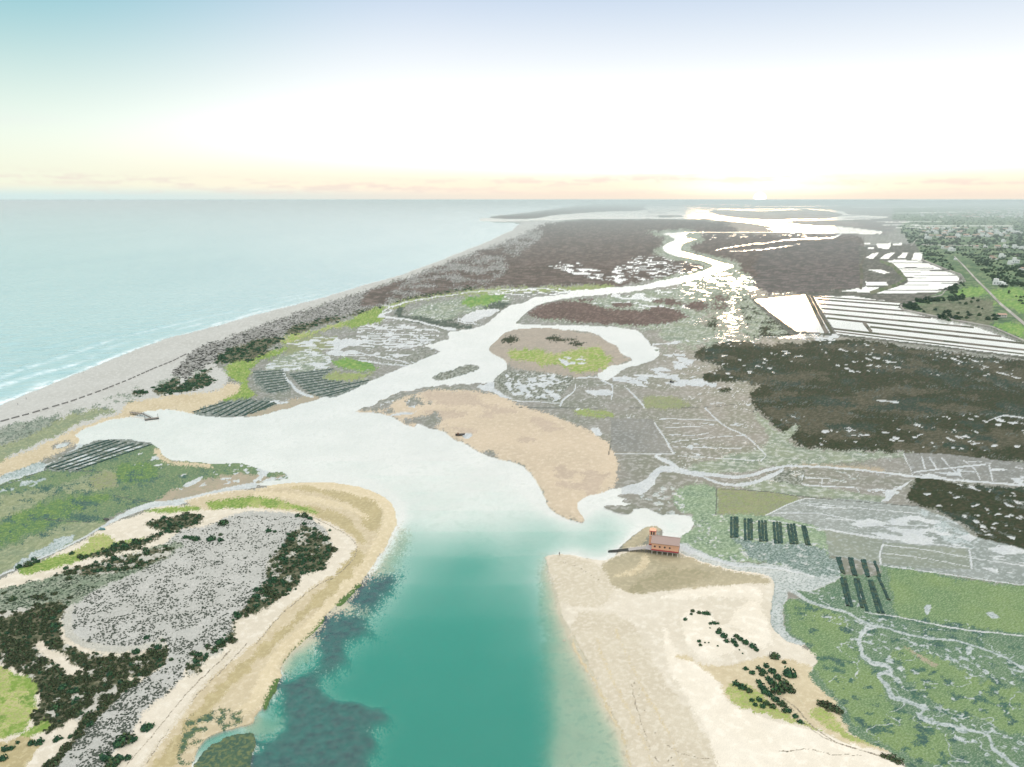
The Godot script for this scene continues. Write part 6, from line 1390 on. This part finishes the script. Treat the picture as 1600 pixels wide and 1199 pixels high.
func build_houses() -> void:
	var white := plain(Color(.78, .76, .72), 0.9)
	var cream := plain(Color(.68, .62, .54), 0.9)
	var clay := plain(Color(.42, .27, .2), 0.9)
	var pane := plain(Color(.05, .06, .07), 0.3)
	var protos: Array[Node3D] = []
	for k in 3:
		var t := Node3D.new()
		var w: StandardMaterial3D = [white, white, cream][k]
		part("wall", box(Vector3(1.0, 0.42, 0.62)), w, t, Vector3(0, 0.2, 0))
		if k == 0:
			part("roof", box(Vector3(1.04, 0.04, 0.66)), w, t, Vector3(0, 0.43, 0))
			part("upper_storey", box(Vector3(0.5, 0.28, 0.5)), w, t, Vector3(-0.2, 0.59, 0.02))
		elif k == 1:
			part("wing", box(Vector3(0.45, 0.32, 0.5)), w, t, Vector3(0.7, 0.15, 0.1))
			part("roof", slab(PackedVector3Array([Vector3(-0.54, 0.58, 0), Vector3(0.54, 0.58, 0), Vector3(0.54, 0.4, 0.36), Vector3(-0.54, 0.4, 0.36)]), Vector3(0, -0.03, 0)), clay, t)
			part("roof", slab(PackedVector3Array([Vector3(-0.54, 0.4, -0.36), Vector3(0.54, 0.4, -0.36), Vector3(0.54, 0.579, 0), Vector3(-0.54, 0.579, 0)]), Vector3(0, -0.03, 0)), clay, t)
		else:
			part("roof", slab(PackedVector3Array([Vector3(-0.54, 0.55, 0), Vector3(0.54, 0.55, 0), Vector3(0.54, 0.4, 0.36), Vector3(-0.54, 0.4, 0.36)]), Vector3(0, -0.03, 0)), clay, t)
			part("roof", slab(PackedVector3Array([Vector3(-0.54, 0.4, -0.36), Vector3(0.54, 0.4, -0.36), Vector3(0.54, 0.549, 0), Vector3(-0.54, 0.549, 0)]), Vector3(0, -0.03, 0)), clay, t)
		for e in [-0.28, 0.02, 0.3]:
			part("window", box(Vector3(0.1, 0.14, 0.02)), pane, t, Vector3(e, 0.24, 0.31))
		protos.append(t)
	for set_ in [[HOUSES, "white house among the fields", "houses among the fields"], [VILLAGE, "small white village house", "houses of the scattered village"], [TOWN, "tiny pale house of the town on the far right horizon", "houses of the town on the horizon"]]:
		var names: Array = by_bands(set_[0], set_[1], "") if set_[0].size() < 60 else []
		for i in set_[0].size():
			var h: Array = set_[0][i]
			var o: Node3D = protos[[0, 0, 0, 1, 2][rng.randi() % 5]].duplicate()
			o.name = numbered("white_house")
			add_child(o)
			var s: float = h[2] * 1.5
			o.transform = Transform3D(Basis(Vector3.UP, rng.randf_range(-0.7, 0.7)).scaled_local(Vector3(s, minf(s, 16.0) * rng.randf_range(0.9, 1.2), s)), on_ground(h[0], h[1], 0.3))
			tag(o, names[i] if names else set_[1], "house", set_[2])
	for p in protos:
		p.free()

func figure() -> ArrayMesh:
	# a walking body as one skin: tapered bones joined by a smooth minimum and meshed on a grid
	var bones := [[Vector3(-.09, .93, 0), Vector3(-.11, .5, .1), .085, .06, 0], [Vector3(-.11, .5, .1), Vector3(-.11, .08, -.02), .058, .04, 0], [Vector3(-.11, .05, -.02), Vector3(-.11, .04, .15), .045, .035, 0], [Vector3(.09, .93, 0), Vector3(.1, .5, -.04), .085, .06, 0], [Vector3(.1, .5, -.04), Vector3(.1, .1, -.24), .058, .04, 0], [Vector3(.1, .06, -.24), Vector3(.1, .04, -.08), .045, .035, 0], [Vector3(0, .95, 0), Vector3(0, 1.2, .01), .14, .13, 1], [Vector3(0, 1.2, .01), Vector3(0, 1.38, 0), .15, .12, 1], [Vector3(-.15, 1.4, 0), Vector3(-.24, 1.14, -.04), .055, .045, 1], [Vector3(-.24, 1.14, -.04), Vector3(-.24, .9, .06), .042, .032, 2], [Vector3(.15, 1.4, 0), Vector3(.24, 1.14, .04), .055, .045, 1], [Vector3(.24, 1.14, .04), Vector3(.23, .92, .16), .042, .032, 2], [Vector3(0, 1.42, 0), Vector3(0, 1.56, .01), .055, .05, 2], [Vector3(0, 1.6, .02), Vector3(0, 1.68, .02), .09, .095, 2]]
	var tone: Array[Color] = [Color(.03, .035, .06), Color(.05, .05, .055), Color(.35, .22, .16)]
	var cell := 0.03
	var nx := 24
	var ny := 62
	var nz := 22
	var org := Vector3(-.36, -.03, -.36)
	var val := PackedFloat32Array()
	var own := PackedByteArray()
	val.resize(nx * ny * nz)
	own.resize(nx * ny * nz)
	for z in nz:
		for y in ny:
			for x in nx:
				var p := org + Vector3(x, y, z) * cell
				var sum := 0.0
				var best := 9.0
				var mine := 0
				for b: Array in bones:
					var ab: Vector3 = b[1] - b[0]
					var t := clampf((p - b[0]).dot(ab) / ab.length_squared(), 0.0, 1.0)
					var d: float = p.distance_to(b[0] + ab * t) - lerpf(b[2], b[3], t)
					sum += exp(-d * 45.0)
					if d < best:
						best = d
						mine = b[4]
				val[(z * ny + y) * nx + x] = -log(sum) / 45.0
				own[(z * ny + y) * nx + x] = mine
	var st := SurfaceTool.new()
	st.begin(Mesh.PRIMITIVE_TRIANGLES)
	st.set_smooth_group(0)
	var at := {}
	var step := [1, nx, nx * ny]
	var count := 0
	for z in nz - 1:
		for y in ny - 1:
			for x in nx - 1:
				var i := (z * ny + y) * nx + x
				var mean := Vector3.ZERO
				var n := 0
				for e in 12:
					var axis := e / 4
					var o1: int = step[(axis + 1) % 3] * (e % 2)
					var o2: int = step[(axis + 2) % 3] * ((e / 2) % 2)
					var i0 := i + o1 + o2
					var i1: int = i0 + step[axis]
					if (val[i0] < 0.0) != (val[i1] < 0.0):
						var q := Vector3(i0 % nx, (i0 / nx) % ny, i0 / (nx * ny))
						q[axis] += val[i0] / (val[i0] - val[i1])
						mean += q
						n += 1
				if n:
					at[i] = count
					count += 1
					st.set_color(tone[own[i]])
					st.add_vertex(org + mean / n * cell)
	for i: int in at:
		for axis in 3:
			var i1: int = i + step[axis]
			var a: int = step[(axis + 1) % 3]
			var b: int = step[(axis + 2) % 3]
			if i1 < val.size() and (val[i] < 0.0) != (val[i1] < 0.0) and at.has(i - a) and at.has(i - b) and at.has(i - a - b):
				var q := [at[i], at[i - a], at[i - a - b], at[i - b]]
				if val[i] < 0.0:
					q.reverse()
				for k in [0, 1, 2, 0, 2, 3]:
					st.add_index(q[k])
	st.generate_normals()
	var m := StandardMaterial3D.new()
	m.vertex_color_use_as_albedo = true
	m.roughness = 0.9
	st.set_material(m)
	return st.commit()

func place_people() -> void:
	var mesh := figure()
	var said := ["person in dark clothes walking on the tip of the right-hand beach", "person in dark clothes walking near the surf on the ocean beach", "person in dark clothes on the ocean beach, nearer the picture's edge"]
	for i in 3:
		solo("person", mesh, on_ground(PEOPLE[i * 2], PEOPLE[i * 2 + 1]), [0.6, 2.4, 2.0][i], Vector3.ONE, said[i], "person")

# ---------------------------------------------------------------- materials
func clouds(length: float, seed_: int, lo: float, hi: float, bump := false, octaves := 4) -> NoiseTexture2D:
	var f := FastNoiseLite.new()
	f.seed = seed_
	f.frequency = 1.0 / length
	f.fractal_octaves = octaves
	var t := NoiseTexture2D.new()
	t.width = 512
	t.height = 512
	t.seamless = true
	t.noise = f
	t.as_normal_map = bump
	if bump:
		t.bump_strength = hi
	else:
		var g := Gradient.new()
		g.set_color(0, Color(lo, lo, lo))
		g.set_color(1, Color(hi, hi, hi))
		t.color_ramp = g
	return t

func soil(rough: float, spec: float, size: float, bump: float) -> StandardMaterial3D:
	var m := StandardMaterial3D.new()
	m.vertex_color_use_as_albedo = true
	m.albedo_texture = fine
	m.roughness = rough
	m.metallic_specular = spec
	m.normal_enabled = true
	m.normal_texture = bumps
	m.normal_scale = bump
	m.uv1_triplanar = true
	m.uv1_world_triplanar = true
	m.uv1_scale = Vector3.ONE / size
	return m

func plain(c: Color, rough := 0.85, spec := 0.4) -> StandardMaterial3D:
	var m := StandardMaterial3D.new()
	m.albedo_color = c.linear_to_srgb()
	m.roughness = rough
	m.metallic_specular = spec
	return m

var fine: NoiseTexture2D
var bumps: NoiseTexture2D

# ---------------------------------------------------------------- sky: evening air bright round the low sun, brightened overhead to light the ground
const SUN_SIDE := 17.2
func sky_light(side: float, up: float) -> Color:
	# side: degrees right of -z, up: degrees above the horizon; linear radiance
	var away := absf(wrapf(side - SUN_SIDE, -180.0, 180.0))
	var left := smoothstep(22.0, 50.0, away) * (1.0 - 0.7 * smoothstep(60.0, 120.0, away))
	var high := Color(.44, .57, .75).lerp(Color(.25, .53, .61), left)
	high = high.lerp(Color(1.95, 1.97, 2.0), smoothstep(13.0, 55.0, up))  # unseen upper sky raised well above dusk level to brighten the sand
	var mid := Color(1.03, 1.03, 1.0).lerp(Color(.86, .93, .80), smoothstep(25.0, 52.0, away))
	var low := Color(1.06, .87, .69).lerp(Color(.84, .86, .70), smoothstep(15.0, 52.0, away))
	var c := low.lerp(mid, smoothstep(1.0, 5.2, up))
	c = c.lerp(high, smoothstep(4.0, 17.0, up + 2.6 * left))
	c += Color(1.9, 1.84, 1.7) * exp(-away * away / 460.0) * exp(-pow((up - 3.4) / 2.4, 2.0)) * smoothstep(0.9, 3.8, up)
	c += Color(1.1, .85, .5) * exp(-(away * away * 0.1 + up * up * 1.4) / 3.0)
	# the haze bank on the horizon
	var bank := Color(.84, .74, .63).lerp(Color(.58, .74, .75), smoothstep(12.0, 48.0, away))
	c = c.lerp(bank, 0.85 * (1.0 - smoothstep(0.15, 1.0, up)))
	c.a = 1.0
	return c

func make_sky() -> Sky:
	var w := 512
	var h := 256
	var im := Image.create(w, h, false, Image.FORMAT_RGBF)
	for y in h:
		var up := 90.0 - (y + 0.5) / h * 180.0
		for x in w:
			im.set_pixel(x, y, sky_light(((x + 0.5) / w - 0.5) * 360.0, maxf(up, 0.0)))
	im.resize(4096, 2048, Image.INTERPOLATE_CUBIC)
	var whole := im.duplicate()
	im.blit_rect(whole, Rect2i(2048, 0, 2048, 2048), Vector2i(0, 0))
	im.blit_rect(whole, Rect2i(0, 0, 2048, 2048), Vector2i(2048, 0))
	for y in range(900, 1024):
		var up := 90.0 - (y + 0.5) / 2048.0 * 180.0
		for k in range(-560, 560):
			var x := posmod(k, 4096)
			var side := (k + 0.5) / 4096.0 * 360.0
			var c := sky_light(side, up)
			# thin bars of cloud low over the sea
			var bar := grain.get_noise_2d(side * 16.0, up * 190.0) + 0.5 * noise.get_noise_2d(side * 60.0, up * 900.0)
			var near := exp(-pow((up - 1.15 - 0.25 * sin(side * 0.13)) / 0.4, 2.0)) + 0.4 * exp(-pow((up - 0.5) / 0.2, 2.0))
			c = c.lerp(Color(.78, .67, .62), clampf((bar + 0.08) * 1.6, 0.0, 0.6) * near)
			var e := Vector2((side - SUN_SIDE) / 0.36, (up - 0.08) / 0.33)
			if up > 0.06:
				c = c.lerp(Color(7, 6.4, 5.6), smoothstep(1.08, 0.9, e.length()))
			im.set_pixel(x, y, c)
	var m := PanoramaSkyMaterial.new()
	m.panorama = ImageTexture.create_from_image(im)
	var s := Sky.new()
	s.sky_material = m
	return s

func _ready() -> void:
	noise.seed = 11
	noise.frequency = 0.01
	noise.fractal_octaves = 4
	grain.seed = 5
	grain.frequency = 0.01
	grain.fractal_octaves = 4
	grain.fractal_gain = 0.62
	rng.seed = 42
	# camera
	var cam := Camera3D.new()
	cam.name = "camera"
	cam.fov = 52.45
	cam.near = 1.0
	cam.far = 150000.0
	cam.position = Vector3(0, EYE, 0)
	cam.rotation_degrees = Vector3(-13.2917, 0, 0)
	add_child(cam)
	cam.current = true
	# sky, haze, exposure
	var env := Environment.new()
	env.background_mode = Environment.BG_SKY
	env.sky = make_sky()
	env.tonemap_mode = Environment.TONE_MAPPER_LINEAR
	env.tonemap_exposure = 1.1
	env.fog_enabled = true
	env.fog_density = 0.00004
	env.fog_light_color = Color(.95, 1.0, .99)
	env.volumetric_fog_enabled = true
	env.volumetric_fog_density = 0.0
	env.sdfgi_enabled = true
	env.ssao_enabled = true
	env.ssil_enabled = true
	var we := WorldEnvironment.new()
	we.name = "environment"
	we.environment = env
	add_child(we)
	# the sun, a hand's breadth of haze before it
	var sun := DirectionalLight3D.new()
	sun.name = "sun"
	sun.light_color = Color(1.0, .82, .6)
	sun.light_energy = 0.15
	sun.light_angular_distance = 10.0
	sun.shadow_enabled = true
	sun.rotation_degrees = Vector3(-4.0, 180.0 - SUN_SIDE, 0)
	add_child(sun)

	# ground
	fine = clouds(40.0, 3, 0.93, 1.0)
	bumps = clouds(24.0, 8, 0.0, 3.0, true)
	rows_and_columns()
	for a: Array in PLOTS:
		fill(a[0], a[1], a[2] == 1, a[3], a.slice(4))
	weather_edges()
	shape_ground()
	var mats := {"any": soil(0.95, 0.25, 6.0, 0.25)}
	mats["tidal_flat"] = soil(0.6, 0.32, 9.0, 0.25)
	mats["wet_mud"] = soil(0.4, 0.5, 5.0, 0.35)
	mats["algae_flat"] = soil(0.8, 0.3, 5.0, 0.3)
	mats["damp_sand"] = soil(0.7, 0.4, 8.0, 0.3)
	mats["sandbank"] = soil(0.7, 0.4, 10.0, 0.3)
	mats["salt_marsh"] = soil(0.9, 0.2, 5.0, 1.0)
	mats["heath"] = soil(0.95, 0.2, 16.0, 1.0)
	mats["farmland"] = soil(0.95, 0.2, 20.0, 1.0)
	var deep := StandardMaterial3D.new()
	deep.vertex_color_use_as_albedo = true
	deep.roughness = 0.16
	deep.metallic_specular = 0.5
	deep.normal_enabled = true
	deep.normal_texture = clouds(30.0, 21, 0.0, 5.0, true)
	deep.normal_scale = 0.45
	deep.uv1_scale = Vector3(1.0 / 620.0, 1.0 / 170.0, 1)
	mats["sea"] = deep
	lay_ground(mats)
	lagoon()
	raise_banks(mats)
	raise_hills()
	build_station()
	build_shore_things()
	lay_rows()
	build_houses()
	plant_scrub()
	plant_trees()
	plant_grass()
	place_people()

func lagoon() -> void:
	var m := StandardMaterial3D.new()
	m.albedo_color = Color(.1, .4, .4, 0.004)
	m.transparency = BaseMaterial3D.TRANSPARENCY_ALPHA
	m.roughness = 0.06
	m.metallic_specular = 0.4
	m.normal_enabled = true
	m.normal_texture = clouds(36.0, 33, 0.0, 4.0, true)
	m.normal_scale = 0.09
	m.uv1_triplanar = true
	m.uv1_world_triplanar = true
	m.uv1_scale = Vector3.ONE / 60.0
	var q := PlaneMesh.new()
	q.size = Vector2(60000, 30000)
	q.material = m
	var o := MeshInstance3D.new()
	o.name = "lagoon_water"
	o.mesh = q
	o.position = Vector3(0, 0, -15150)
	o.set_meta("kind", "structure")
	add_child(o)
	# the evening haze that thickens over the far lagoon
	var mist := FogMaterial.new()
	mist.density = 0.00009
	mist.albedo = Color(.97, 1.0, .98)
	var bank := FogVolume.new()
	bank.name = "far_haze"
	bank.size = Vector3(130000, 130, 60000)
	bank.position = Vector3(0, 66, -31700)
	bank.material = mist
	bank.set_meta("kind", "stuff")
	add_child(bank)
	# what floats in the channel and turns its depth green: thickest at the inlet, thinning up the channel
	for k in 10:
		var f := FogMaterial.new()
		f.density = 0.042
		f.albedo = Color(.04, .95, .8)
		var v := FogVolume.new()
		v.name = "turbid_water" if k == 0 else "turbid_water_%03d" % k
		var end := 212.0 + 25.0 * k
		v.size = Vector3(330 + 14 * k, 5.9 - 0.05 * k, end - 130.0)
		v.position = Vector3(-30, -2.97 - 0.004 * k, -(end + 130.0) / 2.0)
		v.material = f
		v.set_meta("kind", "stuff")
		add_child(v)
